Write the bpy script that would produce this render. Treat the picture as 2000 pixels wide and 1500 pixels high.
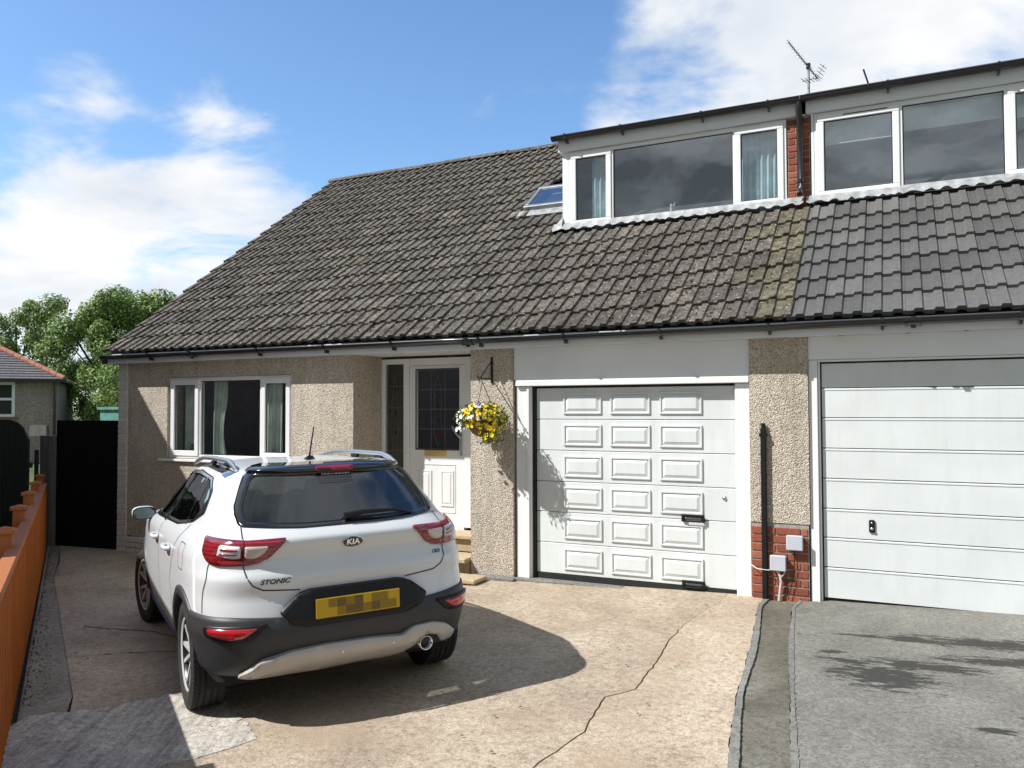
import bpy, bmesh, math, random
import numpy as np
from mathutils import Vector, Matrix
from mathutils.geometry import delaunay_2d_cdt
R = math.radians
random.seed(7); rng = np.random.default_rng(7)
sc = bpy.context.scene
for o in list(bpy.data.objects): bpy.data.objects.remove(o)
C = sc.collection

# ------------------------------------------------------------------ camera
cam_d = bpy.data.cameras.new('camera'); cam = bpy.data.objects.new('camera', cam_d); C.objects.link(cam)
d_ = Vector((-0.43560539, 0.89963735, 0.03000969)); r_ = Vector((0.89999353, 0.43589024, -0.00336905)); u_ = Vector((0.01611185, -0.02554095, 0.99954393))
cam.matrix_world = Matrix(((r_.x, u_.x, -d_.x, 0), (r_.y, u_.y, -d_.y, -7.8), (r_.z, u_.z, -d_.z, 1.80), (0, 0, 0, 1)))
cam_d.sensor_width = 36; cam_d.lens = 36 * 1550.35 / 2000; cam_d.clip_start = 0.05; cam_d.clip_end = 3000
sc.camera = cam
sc.render.resolution_x = 1024; sc.render.resolution_y = 768

# ------------------------------------------------------------------ sun, sky, exposure
SUN = Vector((0.69, 0.64, -1.0))                      # direction the light travels
sl = bpy.data.lights.new('sun', 'SUN'); sl.energy = 5.0; sl.angle = R(0.55); sl.color = (1.0, 0.98, 0.955)
so = bpy.data.objects.new('sun', sl); C.objects.link(so); so.rotation_euler = SUN.to_track_quat('-Z', 'Y').to_euler()
so.location = (-20, -20, 30)
elev = math.atan2(1.0, math.hypot(SUN.x, SUN.y)); azim = math.atan2(-SUN.x, -SUN.y)
world = bpy.data.worlds.new('World'); sc.world = world; world.use_nodes = True
wn = world.node_tree.nodes; wl = world.node_tree.links; wn.clear()
def wnode(t, **k):
    n = wn.new(t)
    for a, b in k.items(): setattr(n, a, b)
    return n
sky = wnode('ShaderNodeTexSky', sky_type='NISHITA', sun_disc=False, sun_elevation=elev, sun_rotation=azim, altitude=100, air_density=1.0, dust_density=0.9, ozone_density=2.0)
hsv = wnode('ShaderNodeHueSaturation'); hsv.inputs['Saturation'].default_value = 1.16; hsv.inputs['Value'].default_value = 1.42
wl.new(sky.outputs[0], hsv.inputs['Color'])
tc = wnode('ShaderNodeTexCoord'); sep = wnode('ShaderNodeSeparateXYZ'); wl.new(tc.outputs['Generated'], sep.inputs[0])
def wmath(op, a, b=None, c=None, clamp=False):
    n = wnode('ShaderNodeMath', operation=op); n.use_clamp = clamp
    for i, v in enumerate((a, b, c)):
        if v is None: continue
        if isinstance(v, (int, float)): n.inputs[i].default_value = v
        else: wl.new(v, n.inputs[i])
    return n.outputs[0]
zz = wmath('ADD', wmath('MAXIMUM', sep.outputs[2], 0.0), 0.22)
cmb = wnode('ShaderNodeCombineXYZ'); wl.new(wmath('DIVIDE', sep.outputs[0], zz), cmb.inputs[0]); wl.new(wmath('DIVIDE', sep.outputs[1], zz), cmb.inputs[1]); cmb.inputs[2].default_value = 3.3
nz = wnode('ShaderNodeTexNoise'); nz.inputs['Scale'].default_value = 2.6; nz.inputs['Detail'].default_value = 9; nz.inputs['Roughness'].default_value = 0.56; nz.inputs['Distortion'].default_value = 0.35
wl.new(cmb.outputs[0], nz.inputs['Vector'])
fine = wnode('ShaderNodeTexNoise'); fine.inputs['Scale'].default_value = 2.2; fine.inputs['Detail'].default_value = 6; wl.new(cmb.outputs[0], fine.inputs['Vector'])
dens = None
# broad cloud banks and clear lanes of the real sky: (direction, sharpness, amount)
BL = [((-0.759, 0.552, 0.345), 700, 0.34), ((-0.776, 0.570, 0.268), 90, 0.30), ((-0.83, 0.53, 0.15), 45, 0.36), ((-0.67, 0.70, 0.26), 110, 0.24), ((-0.76, 0.52, 0.41), 50, -0.34), ((-0.81, 0.49, 0.325), 160, -0.16), ((-0.775, 0.545, 0.315), 500, -0.14), ((-0.72, 0.64, 0.16), 60, 0.18),
      ((-0.14, 0.905, 0.385), 70, 0.30), ((0.03, 0.92, 0.36), 30, 0.34), ((-0.25, 0.90, 0.34), 200, 0.16), ((-0.442, 0.817, 0.368), 1500, 0.22), ((-0.58, 0.70, 0.43), 16, -0.30), ((-0.40, 0.82, 0.42), 26, -0.22),
      ((-0.3, 0.5, 0.85), 5, -0.15)]
for (v, k, a) in BL:
    vv = Vector(v).normalized()
    dt = wnode('ShaderNodeVectorMath', operation='DOT_PRODUCT'); wl.new(tc.outputs['Generated'], dt.inputs[0]); dt.inputs[1].default_value = vv
    g = wmath('MULTIPLY', wmath('EXPONENT', wmath('MULTIPLY', wmath('SUBTRACT', dt.outputs['Value'], 1.0), float(k))), a)
    dens = g if dens is None else wmath('ADD', dens, g)
# grey, thicker cloud over the street side of the sky (seen only in the window reflections)
bk_d = wnode('ShaderNodeVectorMath', operation='DOT_PRODUCT'); wl.new(tc.outputs['Generated'], bk_d.inputs[0]); bk_d.inputs[1].default_value = Vector((0.25, -0.93, 0.28)).normalized()
backness = wnode('ShaderNodeMapRange', interpolation_type='SMOOTHSTEP'); wl.new(bk_d.outputs['Value'], backness.inputs[0]); backness.inputs[1].default_value = -0.15; backness.inputs[2].default_value = 0.55
dens = wmath('ADD', dens, wmath('MULTIPLY', backness.outputs[0], 0.75))
dens = wmath('ADD', dens, wmath('ADD', wmath('MULTIPLY', wmath('SUBTRACT', nz.outputs['Fac'], 0.5), 1.9), 0.5))
mr = wnode('ShaderNodeMapRange', interpolation_type='SMOOTHSTEP'); wl.new(dens, mr.inputs[0]); mr.inputs[1].default_value = 0.46; mr.inputs[2].default_value = 0.94
ccol = wnode('ShaderNodeValToRGB'); wl.new(fine.outputs['Fac'], ccol.inputs[0])
ccol.color_ramp.elements[0].position = 0.36; ccol.color_ramp.elements[0].color = (4.7, 5.1, 5.7, 1); ccol.color_ramp.elements[1].position = 0.6; ccol.color_ramp.elements[1].color = (6.5, 6.55, 6.6, 1)
gc = wnode('ShaderNodeValToRGB'); wl.new(nz.outputs['Fac'], gc.inputs[0]); gc.color_ramp.elements[0].position = 0.42; gc.color_ramp.elements[0].color = (1.3, 1.5, 1.7, 1); gc.color_ramp.elements[1].position = 0.68; gc.color_ramp.elements[1].color = (4.0, 4.3, 4.6, 1)
cm2 = wnode('ShaderNodeMix', data_type='RGBA'); wl.new(backness.outputs[0], cm2.inputs[0]); wl.new(ccol.outputs[0], cm2.inputs[6]); wl.new(gc.outputs[0], cm2.inputs[7])
mx = wnode('ShaderNodeMix', data_type='RGBA'); wl.new(mr.outputs[0], mx.inputs[0]); wl.new(hsv.outputs[0], mx.inputs[6]); wl.new(cm2.outputs[2], mx.inputs[7])
bg = wnode('ShaderNodeBackground'); bg.inputs[1].default_value = 0.12; wl.new(mx.outputs[2], bg.inputs[0])
wo = wnode('ShaderNodeOutputWorld'); wl.new(bg.outputs[0], wo.inputs[0])
sc.view_settings.view_transform = 'Standard'; sc.view_settings.look = 'None'; sc.view_settings.gamma = 1; sc.view_settings.exposure = 0.36
sc.view_settings.use_curve_mapping = False

# ------------------------------------------------------------------ materials
MATS = {}
def nodes_of(name):
    m = bpy.data.materials.new(name); m.use_nodes = True; MATS[name] = m
    nt = m.node_tree; b = nt.nodes['Principled BSDF']
    return m, nt, b
def mk(nt, t, **k):
    n = nt.nodes.new(t)
    for a, v in k.items(): setattr(n, a, v)
    return n
def ramp(nt, fac, stops):
    r = mk(nt, 'ShaderNodeValToRGB'); el = r.color_ramp.elements
    while len(el) < len(stops): el.new(0.5)
    for e, (p, c) in zip(el, stops): e.position = p; e.color = (*c, 1)
    nt.links.new(fac, r.inputs[0]); return r.outputs[0]
def pos(nt, scale=(1, 1, 1), obj=False):
    if obj: t = mk(nt, 'ShaderNodeTexCoord').outputs['Object']
    else: t = mk(nt, 'ShaderNodeNewGeometry').outputs['Position']
    m = mk(nt, 'ShaderNodeMapping'); m.inputs['Scale'].default_value = scale; nt.links.new(t, m.inputs[0]); return m.outputs[0]
def noise(nt, vec, s, det=4, rough=0.55, dist=0):
    n = mk(nt, 'ShaderNodeTexNoise'); n.inputs['Scale'].default_value = s; n.inputs['Detail'].default_value = det; n.inputs['Roughness'].default_value = rough; n.inputs['Distortion'].default_value = dist
    nt.links.new(vec, n.inputs['Vector']); return n.outputs['Fac']
def mixc(nt, f, a, b, mode='MIX'):
    m = mk(nt, 'ShaderNodeMix', data_type='RGBA', blend_type=mode)
    for s, v in ((0, f), (6, a), (7, b)):
        if isinstance(v, (int, float)): m.inputs[s].default_value = v
        elif isinstance(v, tuple): m.inputs[s].default_value = (*v, 1)
        else: nt.links.new(v, m.inputs[s])
    return m.outputs[2]
def bump(nt, b, h, st=0.3, dist=0.01):
    n = mk(nt, 'ShaderNodeBump'); n.inputs['Strength'].default_value = st; n.inputs['Distance'].default_value = dist
    nt.links.new(h, n.inputs['Height']); nt.links.new(n.outputs[0], b.inputs['Normal'])
def simple(name, col, rough=0.5, metal=0.0, coat=0.0, var=0.12, vs=6.0, bst=0.0, bs=60, spec=0.5):
    m, nt, b = nodes_of(name); p = pos(nt)
    n = noise(nt, p, vs, 5)
    lo = tuple(c * (1 - var) for c in col); hi = tuple(min(1, c * (1 + var)) for c in col)
    nt.links.new(ramp(nt, n, [(0.3, lo), (0.7, hi)]), b.inputs['Base Color'])
    b.inputs['Roughness'].default_value = rough; b.inputs['Metallic'].default_value = metal; b.inputs['Coat Weight'].default_value = coat; b.inputs['Coat Roughness'].default_value = 0.04; b.inputs['Specular IOR Level'].default_value = spec
    if bst: bump(nt, b, noise(nt, p, bs, 4), bst, 0.01)
    return m
simple('pvc_white', (0.79, 0.80, 0.80), 0.32, var=0.03, vs=3)
simple('painted_board', (0.76, 0.785, 0.80), 0.42, var=0.05, vs=1.3)
simple('garage_white', (0.66, 0.70, 0.70), 0.5, var=0.05, vs=2.2, bst=0.05, bs=300)
m, nt, b = MATS['garage_white'], MATS['garage_white'].node_tree, MATS['garage_white'].node_tree.nodes['Principled BSDF']
old_c = b.inputs['Base Color'].links[0].from_socket
st_n = noise(nt, pos(nt, (7, 7, 0.9)), 1.6, 7, 0.7); c = mixc(nt, ramp(nt, st_n, [(0.50, (0, 0, 0)), (0.75, (0.20, 0.20, 0.20))]), old_c, (0.42, 0.41, 0.37))
c = mixc(nt, ramp(nt, noise(nt, pos(nt), 38, 6, 0.8), [(0.64, (0, 0, 0)), (0.74, (0.35, 0.35, 0.35))]), c, (0.33, 0.30, 0.25)); nt.links.new(c, b.inputs['Base Color'])
simple('black_plastic', (0.010, 0.010, 0.011), 0.42, var=0.2, spec=0.3)
simple('gutter_black', (0.013, 0.013, 0.015), 0.33, var=0.3, coat=0.5)
simple('rubber_black', (0.010, 0.012, 0.012), 0.7, var=0.2)
simple('gate_black', (0.0065, 0.006, 0.006), 0.85, var=0.3, vs=20, bst=0.2, bs=60, spec=0.15)
simple('lead_flashing', (0.33, 0.34, 0.345), 0.55, metal=0.2, var=0.3, vs=12, bst=0.3, bs=30)
simple('steel', (0.55, 0.56, 0.57), 0.3, metal=1.0)
simple('gold', (0.75, 0.55, 0.22), 0.4, metal=0.4)
simple('aluminium_dull', (0.30, 0.31, 0.32), 0.45, metal=0.8, var=0.2)
simple('mortar', (0.33, 0.31, 0.28), 0.95, var=0.25, vs=30, bst=0.5, bs=120)
simple('interior_wall', (0.30, 0.27, 0.23), 0.9)
simple('interior_dark', (0.035, 0.033, 0.032), 0.9)
simple('interior_shelf', (0.42, 0.40, 0.36), 0.7)
simple('curtain_green', (0.62, 0.70, 0.63), 0.9, var=0.2, vs=5)
simple('curtain_blue', (0.62, 0.76, 0.82), 0.9, var=0.25, vs=5)
simple('blind_fabric', (0.66, 0.74, 0.73), 0.9)
simple('terracotta', (0.32, 0.13, 0.09), 0.85, var=0.3, vs=8)
simple('slate', (0.11, 0.105, 0.11), 0.8, var=0.35, vs=9, bst=0.4)
simple('shed_green', (0.10, 0.26, 0.22), 0.8, var=0.25)
simple('soil', (0.045, 0.033, 0.022), 1.0, var=0.5, vs=30, bst=0.8)
simple('stem_green', (0.05, 0.12, 0.02), 0.7)
simple('wicker', (0.22, 0.15, 0.08), 0.9, var=0.4, vs=90, bst=0.6, bs=120)
simple('petal_yellow', (0.86, 0.62, 0.015), 0.6, var=0.15, vs=40)
simple('petal_orange', (0.88, 0.42, 0.01), 0.6, var=0.15, vs=40)
simple('petal_white', (0.82, 0.82, 0.72), 0.6, var=0.06, vs=40)
simple('petal_purple', (0.30, 0.24, 0.62), 0.6, var=0.2, vs=40)
simple('box_grey', (0.50, 0.52, 0.58), 0.45, var=0.04)
simple('cable_grey', (0.50, 0.47, 0.44), 0.6)
simple('moss', (0.055, 0.045, 0.025), 1.0, var=0.7, vs=25, bst=0.8)
simple('lichen', (0.42, 0.40, 0.36), 1.0, var=0.4, vs=25, bst=0.8)
simple('stained_red', (0.11, 0.012, 0.015), 0.2, var=0.2)
simple('stained_blue', (0.02, 0.03, 0.10), 0.2, var=0.2)
simple('came', (0.16, 0.16, 0.17), 0.5, metal=0.5)
simple('shingle_sheet', (0.10, 0.10, 0.11), 0.7, var=0.2)
simple('terracotta_pot', (0.35, 0.16, 0.09), 0.8)
simple('ornament_white', (0.8, 0.8, 0.78), 0.4)
simple('terracotta_brick_far', (0.24, 0.12, 0.08), 0.9, var=0.3, vs=12)
# car
simple('car_white', (0.62, 0.64, 0.65), 0.38, coat=0.6, var=0.01, vs=2)
simple('car_gloss_black', (0.006, 0.006, 0.008), 0.1, coat=1.0, var=0.1)
simple('car_cladding', (0.027, 0.028, 0.031), 0.5, var=0.08, vs=8, bst=0.06, bs=600)
simple('car_silver', (0.42, 0.40, 0.37), 0.42, metal=0.35, var=0.06)
simple('rail_silver', (0.62, 0.63, 0.64), 0.3, metal=0.85, var=0.03)
simple('alloy_silver', (0.66, 0.67, 0.68), 0.34, metal=0.35, var=0.05)
simple('alloy_black', (0.02, 0.02, 0.022), 0.3, coat=0.5)
simple('tyre', (0.022, 0.021, 0.020), 0.82, var=0.25, vs=30)
simple('car_underside', (0.01, 0.01, 0.01), 0.9)
simple('car_seam', (0.01, 0.01, 0.01), 0.8)
simple('seat_fabric', (0.03, 0.03, 0.033), 0.9)
simple('lamp_clear', (0.52, 0.44, 0.42), 0.15, coat=1.0)
simple('chrome', (0.75, 0.75, 0.76), 0.12, metal=1.0)
simple('mirror_tint', (0.10, 0.13, 0.13), 0.06, metal=0.9)
simple('badge_dark', (0.05, 0.05, 0.055), 0.3, metal=0.6)
simple('plate_yellow', (0.50, 0.32, 0.005), 0.5, var=0.03)
simple('plate_olive', (0.25, 0.155, 0.004), 0.5, var=0.03)
simple('plate_brown', (0.13, 0.085, 0.012), 0.5, var=0.03)
simple('sticker_text', (0.6, 0.6, 0.6), 0.5)
for nm, col in (('lamp_red', (0.27, 0.006, 0.014)), ('lamp_bright_red', (0.55, 0.012, 0.022))):
    m, nt, b = nodes_of(nm)
    w = mk(nt, 'ShaderNodeTexWave', wave_type='BANDS', bands_direction='Z'); w.inputs['Scale'].default_value = 14; w.inputs['Distortion'].default_value = 1.5; nt.links.new(pos(nt), w.inputs[0])
    nt.links.new(ramp(nt, w.outputs['Fac'], [(0.2, tuple(c * .55 for c in col)), (0.8, col)]), b.inputs['Base Color'])
    b.inputs['Roughness'].default_value = 0.15; b.inputs['Coat Weight'].default_value = 1.0; b.inputs['Coat Roughness'].default_value = 0.03

def glass(name, tint, refl, rough=0.0):
    m = bpy.data.materials.new(name); m.use_nodes = True; MATS[name] = m; nt = m.node_tree; nt.nodes.clear()
    out = mk(nt, 'ShaderNodeOutputMaterial'); tr = mk(nt, 'ShaderNodeBsdfTransparent'); gl = mk(nt, 'ShaderNodeBsdfGlossy'); mxs = mk(nt, 'ShaderNodeMixShader')
    tr.inputs[0].default_value = (*tint, 1); gl.inputs['Roughness'].default_value = rough; gl.inputs['Color'].default_value = (0.93, 0.97, 1, 1)
    lw = mk(nt, 'ShaderNodeLayerWeight'); lw.inputs['Blend'].default_value = 0.5
    p = mk(nt, 'ShaderNodeMath', operation='POWER'); nt.links.new(lw.outputs['Facing'], p.inputs[0]); p.inputs[1].default_value = 4.0
    a = mk(nt, 'ShaderNodeMath', operation='MULTIPLY_ADD'); nt.links.new(p.outputs[0], a.inputs[0]); a.inputs[1].default_value = 1 - refl; a.inputs[2].default_value = refl
    # slight waviness of real panes
    bp = mk(nt, 'ShaderNodeBump'); bp.inputs['Strength'].default_value = 0.08; bp.inputs['Distance'].default_value = 0.02
    nt.links.new(noise(nt, pos(nt), 2.2, 2), bp.inputs['Height']); nt.links.new(bp.outputs[0], gl.inputs['Normal'])
    nt.links.new(a.outputs[0], mxs.inputs[0]); nt.links.new(tr.outputs[0], mxs.inputs[1]); nt.links.new(gl.outputs[0], mxs.inputs[2]); nt.links.new(mxs.outputs[0], out.inputs[0])
    return m
glass('window_glass', (0.80, 0.84, 0.83), 0.13)
glass('dormer_glass', (0.82, 0.86, 0.86), 0.32)
glass('car_glass', (0.26, 0.285, 0.285), 0.12)
glass('door_glass', (0.40, 0.44, 0.50), 0.17, 0.15)

# pebbledash: small stones of mixed tan, cream and brown with strong relief
def pebbledash(name, stops, sc_=68):
    m, nt, b = nodes_of(name); p = pos(nt)
    v = mk(nt, 'ShaderNodeTexVoronoi', feature='F1'); v.inputs['Scale'].default_value = sc_; nt.links.new(p, v.inputs[0])
    sp = mk(nt, 'ShaderNodeSeparateColor'); nt.links.new(v.outputs['Color'], sp.inputs[0])
    c = ramp(nt, sp.outputs[0], stops)
    big = noise(nt, p, 1.3, 4)
    c = mixc(nt, 0.35, c, ramp(nt, big, [(0.3, (0.45, 0.42, 0.38)), (0.7, (1, 1, 1))]), 'MULTIPLY')
    c = mixc(nt, ramp(nt, noise(nt, pos(nt, (5, 5, 0.7)), 1.3, 7, 0.7), [(0.48, (0, 0, 0)), (0.72, (0.55, 0.55, 0.55))]), c, (0.30, 0.265, 0.21))
    nt.links.new(c, b.inputs['Base Color']); b.inputs['Roughness'].default_value = 0.92
    inv = mk(nt, 'ShaderNodeMath', operation='SUBTRACT'); inv.inputs[0].default_value = 1; nt.links.new(v.outputs['Distance'], inv.inputs[1])
    ad = mk(nt, 'ShaderNodeMath', operation='ADD'); nt.links.new(inv.outputs[0], ad.inputs[0]); nt.links.new(noise(nt, p, 26, 3), ad.inputs[1])
    bump(nt, b, ad.outputs[0], 0.9, 0.013)
pebbledash('pebbledash', [(0.0, (0.27, 0.22, 0.17)), (0.15, (0.54, 0.465, 0.375)), (0.6, (0.68, 0.60, 0.49)), (0.85, (0.82, 0.77, 0.67)), (1.0, (0.34, 0.26, 0.19))], 98)
pebbledash('pebbledash_far', [(0.0, (0.22, 0.18, 0.17)), (0.5, (0.36, 0.31, 0.29)), (1.0, (0.46, 0.41, 0.39))], 30)

def brick_mat(name, cols, rough=0.9):
    m, nt, b = nodes_of(name); oi = mk(nt, 'ShaderNodeObjectInfo'); c = ramp(nt, oi.outputs['Random'], cols); p = pos(nt)
    c = mixc(nt, 0.6, c, ramp(nt, noise(nt, p, 35, 5), [(0.3, (0.55, 0.5, 0.5)), (0.7, (1, 1, 1))]), 'MULTIPLY')
    nt.links.new(c, b.inputs['Base Color']); b.inputs['Roughness'].default_value = rough; bump(nt, b, noise(nt, p, 90, 4), 0.5, 0.01)
brick_mat('brick_red', [(0, (0.24, 0.062, 0.036)), (0.5, (0.33, 0.095, 0.052)), (1, (0.41, 0.145, 0.08))])
brick_mat('brick_white', [(0, (0.66, 0.64, 0.58)), (1, (0.76, 0.74, 0.68))])
brick_mat('step_stone', [(0, (0.34, 0.26, 0.15)), (0.5, (0.46, 0.36, 0.22)), (1, (0.55, 0.45, 0.30))])
def tile_mat(name, cols, moss, rough=0.9, streak=0.0):
    m, nt, b = nodes_of(name); oi = mk(nt, 'ShaderNodeObjectInfo'); c = ramp(nt, oi.outputs['Random'], cols); p = pos(nt)
    c = mixc(nt, 0.85 if moss else 0.25, c, ramp(nt, noise(nt, p, 22, 6, 0.65), [(0.34, (0.30, 0.27, 0.25)), (0.5, (0.95, 0.94, 0.92)), (0.66, (1.6, 1.58, 1.52))]), 'MULTIPLY')
    if moss:
        f = ramp(nt, noise(nt, p, 9, 7, 0.7), [(0.50, (0, 0, 0)), (0.62, (1, 1, 1))]); c = mixc(nt, f, c, (0.060, 0.048, 0.034))
        g = ramp(nt, noise(nt, p, 3.1, 7, 0.75), [(0.64, (0, 0, 0)), (0.76, (0.5, 0.5, 0.5))]); c = mixc(nt, g, c, (0.15, 0.135, 0.07))
        v = mk(nt, 'ShaderNodeTexVoronoi'); v.inputs['Scale'].default_value = 13; nt.links.new(p, v.inputs[0])
        h = ramp(nt, v.outputs['Distance'], [(0.10, (1, 1, 1)), (0.16, (0, 0, 0))]); c = mixc(nt, h, c, (0.44, 0.43, 0.39))
    nt.links.new(c, b.inputs['Base Color']); b.inputs['Roughness'].default_value = rough
    bump(nt, b, noise(nt, p, 45, 6, 0.7), 1.0 if moss else 0.2, 0.025 if moss else .01)
tile_mat('tile_old', [(0, (0.095, 0.086, 0.076)), (0.4, (0.130, 0.118, 0.104)), (0.85, (0.160, 0.147, 0.130)), (0.985, (0.19, 0.168, 0.142)), (1, (0.225, 0.19, 0.155))], True)
tile_mat('tile_mossy', [(0, (0.12, 0.110, 0.075)), (1, (0.18, 0.165, 0.112))], True)
tile_mat('tile_new', [(0, (0.085, 0.084, 0.082)), (0.6, (0.110, 0.109, 0.106)), (1, (0.135, 0.133, 0.128))], False, 0.42)

# concrete, tarmac
def concrete(name, base, dark, light, warm=None, brushed=0.0, speck=0.25, big=0.5):
    m, nt, b = nodes_of(name); p = pos(nt)
    c = ramp(nt, noise(nt, p, 1.1, 8, 0.62, 0.6), [(0.30, dark), (0.5, base), (0.72, light)])
    c = mixc(nt, 0.75, c, ramp(nt, noise(nt, p, 21, 8, 0.78), [(0.36, (0.48, 0.44, 0.40)), (0.50, (1, 1, 1)), (0.66, (1.34, 1.33, 1.30))]), 'MULTIPLY')
    c = mixc(nt, 0.7, c, ramp(nt, noise(nt, p, 70, 4, 0.85), [(0.36, (0.45, 0.43, 0.40)), (0.52, (1, 1, 1)), (0.68, (1.4, 1.4, 1.38))]), 'MULTIPLY')
    if warm: c = mixc(nt, ramp(nt, noise(nt, p, 0.8, 6, 0.7), [(0.5, (0, 0, 0)), (0.63, (0.7, 0.7, 0.7))]), c, warm)
    v = mk(nt, 'ShaderNodeTexVoronoi'); v.inputs['Scale'].default_value = 7; nt.links.new(p, v.inputs[0])
    c = mixc(nt, ramp(nt, v.outputs['Distance'], [(0.035, (0.85, 0.85, 0.85)), (0.06, (0, 0, 0))]), c, (0.05, 0.045, 0.04))
    c = mixc(nt, ramp(nt, noise(nt, p, 2.7, 9, 0.78), [(0.57, (0, 0, 0)), (0.70, (0.5, 0.5, 0.5))]), c, tuple(q * .62 for q in dark))
    c = mixc(nt, ramp(nt, noise(nt, pos(nt, (1, 1, 1)), 120, 2, 0.9), [(0.64, (0, 0, 0)), (0.72, (0.8, 0.8, 0.8))]), c, tuple(q * .45 for q in dark))
    h = noise(nt, p, 60, 6, 0.7)
    if brushed:
        m0 = mk(nt, 'ShaderNodeMapping'); m0.inputs['Rotation'].default_value = (0, 0, R(-122)); nt.links.new(mk(nt, 'ShaderNodeNewGeometry').outputs['Position'], m0.inputs[0]); mp = mk(nt, 'ShaderNodeMapping'); mp.inputs['Scale'].default_value = (2.2, 26, 10); nt.links.new(m0.outputs[0], mp.inputs[0])
        nb = noise(nt, mp.outputs[0], 1.0, 4, 0.6)
        c = mixc(nt, brushed, c, ramp(nt, nb, [(0.35, (0.62, 0.62, 0.66)), (0.65, (1.25, 1.25, 1.25))]), 'MULTIPLY'); h = nb
    nt.links.new(c, b.inputs['Base Color']); b.inputs['Roughness'].default_value = 0.9; bump(nt, b, h, 0.45, 0.012)
concrete('concrete_warm', (0.41, 0.335, 0.25), (0.30, 0.24, 0.178), (0.50, 0.42, 0.325), warm=(0.34, 0.255, 0.18))
concrete('concrete_buff', (0.46, 0.375, 0.28), (0.35, 0.275, 0.20), (0.55, 0.46, 0.355), warm=(0.38, 0.28, 0.195))
concrete('concrete_side', (0.29, 0.26, 0.21), (0.21, 0.18, 0.145), (0.37, 0.33, 0.275))
concrete('concrete_brushed', (0.49, 0.455, 0.395), (0.36, 0.335, 0.295), (0.60, 0.56, 0.49), brushed=0.7)
concrete('cement_edge', (0.20, 0.195, 0.18), (0.14, 0.135, 0.125), (0.27, 0.265, 0.25))
concrete('strip_damp', (0.14, 0.13, 0.10), (0.075, 0.068, 0.05), (0.22, 0.21, 0.175), warm=(0.075, 0.058, 0.035))
# weathered tarmac with wet trails
m, nt, b = nodes_of('tarmac'); p = pos(nt)
c = ramp(nt, noise(nt, p, 1.6, 6), [(0.3, (0.145, 0.14, 0.122)), (0.7, (0.225, 0.218, 0.195))])
v = mk(nt, 'ShaderNodeTexVoronoi'); v.inputs['Scale'].default_value = 95; nt.links.new(p, v.inputs[0]); sp = mk(nt, 'ShaderNodeSeparateColor'); nt.links.new(v.outputs['Color'], sp.inputs[0])
c = mixc(nt, 0.8, c, ramp(nt, sp.outputs[0], [(0, (0.68, 0.68, 0.68)), (0.5, (1, 1, 1)), (1, (1.3, 1.28, 1.24))]), 'MULTIPLY')
# wet trails: stains with an outline of their own on the tarmac
wet = None
for (cx, cy, rx, ry, ro) in [(-0.10, -1.98, 0.30, 0.22, -0.25), (-0.36, -1.72, 0.20, 0.05, -0.1), (0.12, -1.68, 0.34, 0.10, 0.02), (0.55, -1.43, 0.42, 0.09, 0.14), (0.60, -0.95, 0.62, 0.11, 0.05), (0.1, -1.02, 0.30, 0.07, 0.03), (-0.25, -1.03, 0.16, 0.03, 0), (0.98, -1.3, 0.3, 0.08, 0.1), (0.45, -2.75, 0.10, 0.04, 0.2), (0.75, -2.5, 0.12, 0.06, 0.4), (-0.45, -1.55, 0.08, 0.04, 0.2), (1.2, -0.8, 0.5, 0.07, 0.05)]:
    ma = mk(nt, 'ShaderNodeMapping', vector_type='TEXTURE'); ma.inputs['Location'].default_value = (cx, cy, 0); ma.inputs['Rotation'].default_value = (0, 0, ro); ma.inputs['Scale'].default_value = (rx * 1.2, ry * 1.35, 50)
    nt.links.new(mk(nt, 'ShaderNodeNewGeometry').outputs['Position'], ma.inputs[0]); ln = mk(nt, 'ShaderNodeVectorMath', operation='LENGTH'); nt.links.new(ma.outputs[0], ln.inputs[0])
    e_ = mk(nt, 'ShaderNodeMapRange'); nt.links.new(ln.outputs['Value'], e_.inputs[0]); e_.inputs[1].default_value = 1.7; e_.inputs[2].default_value = 0.2
    if wet is None: wet = e_.outputs[0]
    else: mxm = mk(nt, 'ShaderNodeMath', operation='MAXIMUM'); nt.links.new(wet, mxm.inputs[0]); nt.links.new(e_.outputs[0], mxm.inputs[1]); wet = mxm.outputs[0]
na = mk(nt, 'ShaderNodeMath', operation='MULTIPLY_ADD'); nt.links.new(noise(nt, pos(nt, (6, 20, 6)), 1.0, 9, 0.8), na.inputs[0]); na.inputs[1].default_value = 3.4; na.inputs[2].default_value = -1.75
nb_ = mk(nt, 'ShaderNodeMath', operation='ADD'); nt.links.new(wet, nb_.inputs[0]); nt.links.new(na.outputs[0], nb_.inputs[1])
wmask = ramp(nt, nb_.outputs[0], [(0.50, (0, 0, 0)), (0.62, (0.95, 0.95, 0.95))])
c = mixc(nt, 0.8, c, ramp(nt, noise(nt, p, 24, 7, 0.8), [(0.36, (0.6, 0.6, 0.58)), (0.52, (1, 1, 1)), (0.66, (1.3, 1.3, 1.3))]), 'MULTIPLY')
c = mixc(nt, wmask, c, (0.030, 0.029, 0.025))
nt.links.new(c, b.inputs['Base Color']); b.inputs['Roughness'].default_value = 0.92; bump(nt, b, sp.outputs[0], 0.6, 0.008)
m, nt, b = nodes_of('tarmac_wet'); p = pos(nt)
c = ramp(nt, sp_ := noise(nt, p, 60, 5, 0.7), [(0.35, (0.035, 0.034, 0.03)), (0.7, (0.085, 0.082, 0.075))]); nt.links.new(c, b.inputs['Base Color']); b.inputs['Roughness'].default_value = 0.6; bump(nt, b, sp_, 0.4, 0.01)
simple('asphalt_road', (0.06, 0.06, 0.06), 0.9, var=0.3, vs=30, bst=0.5, bs=200)
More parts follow.
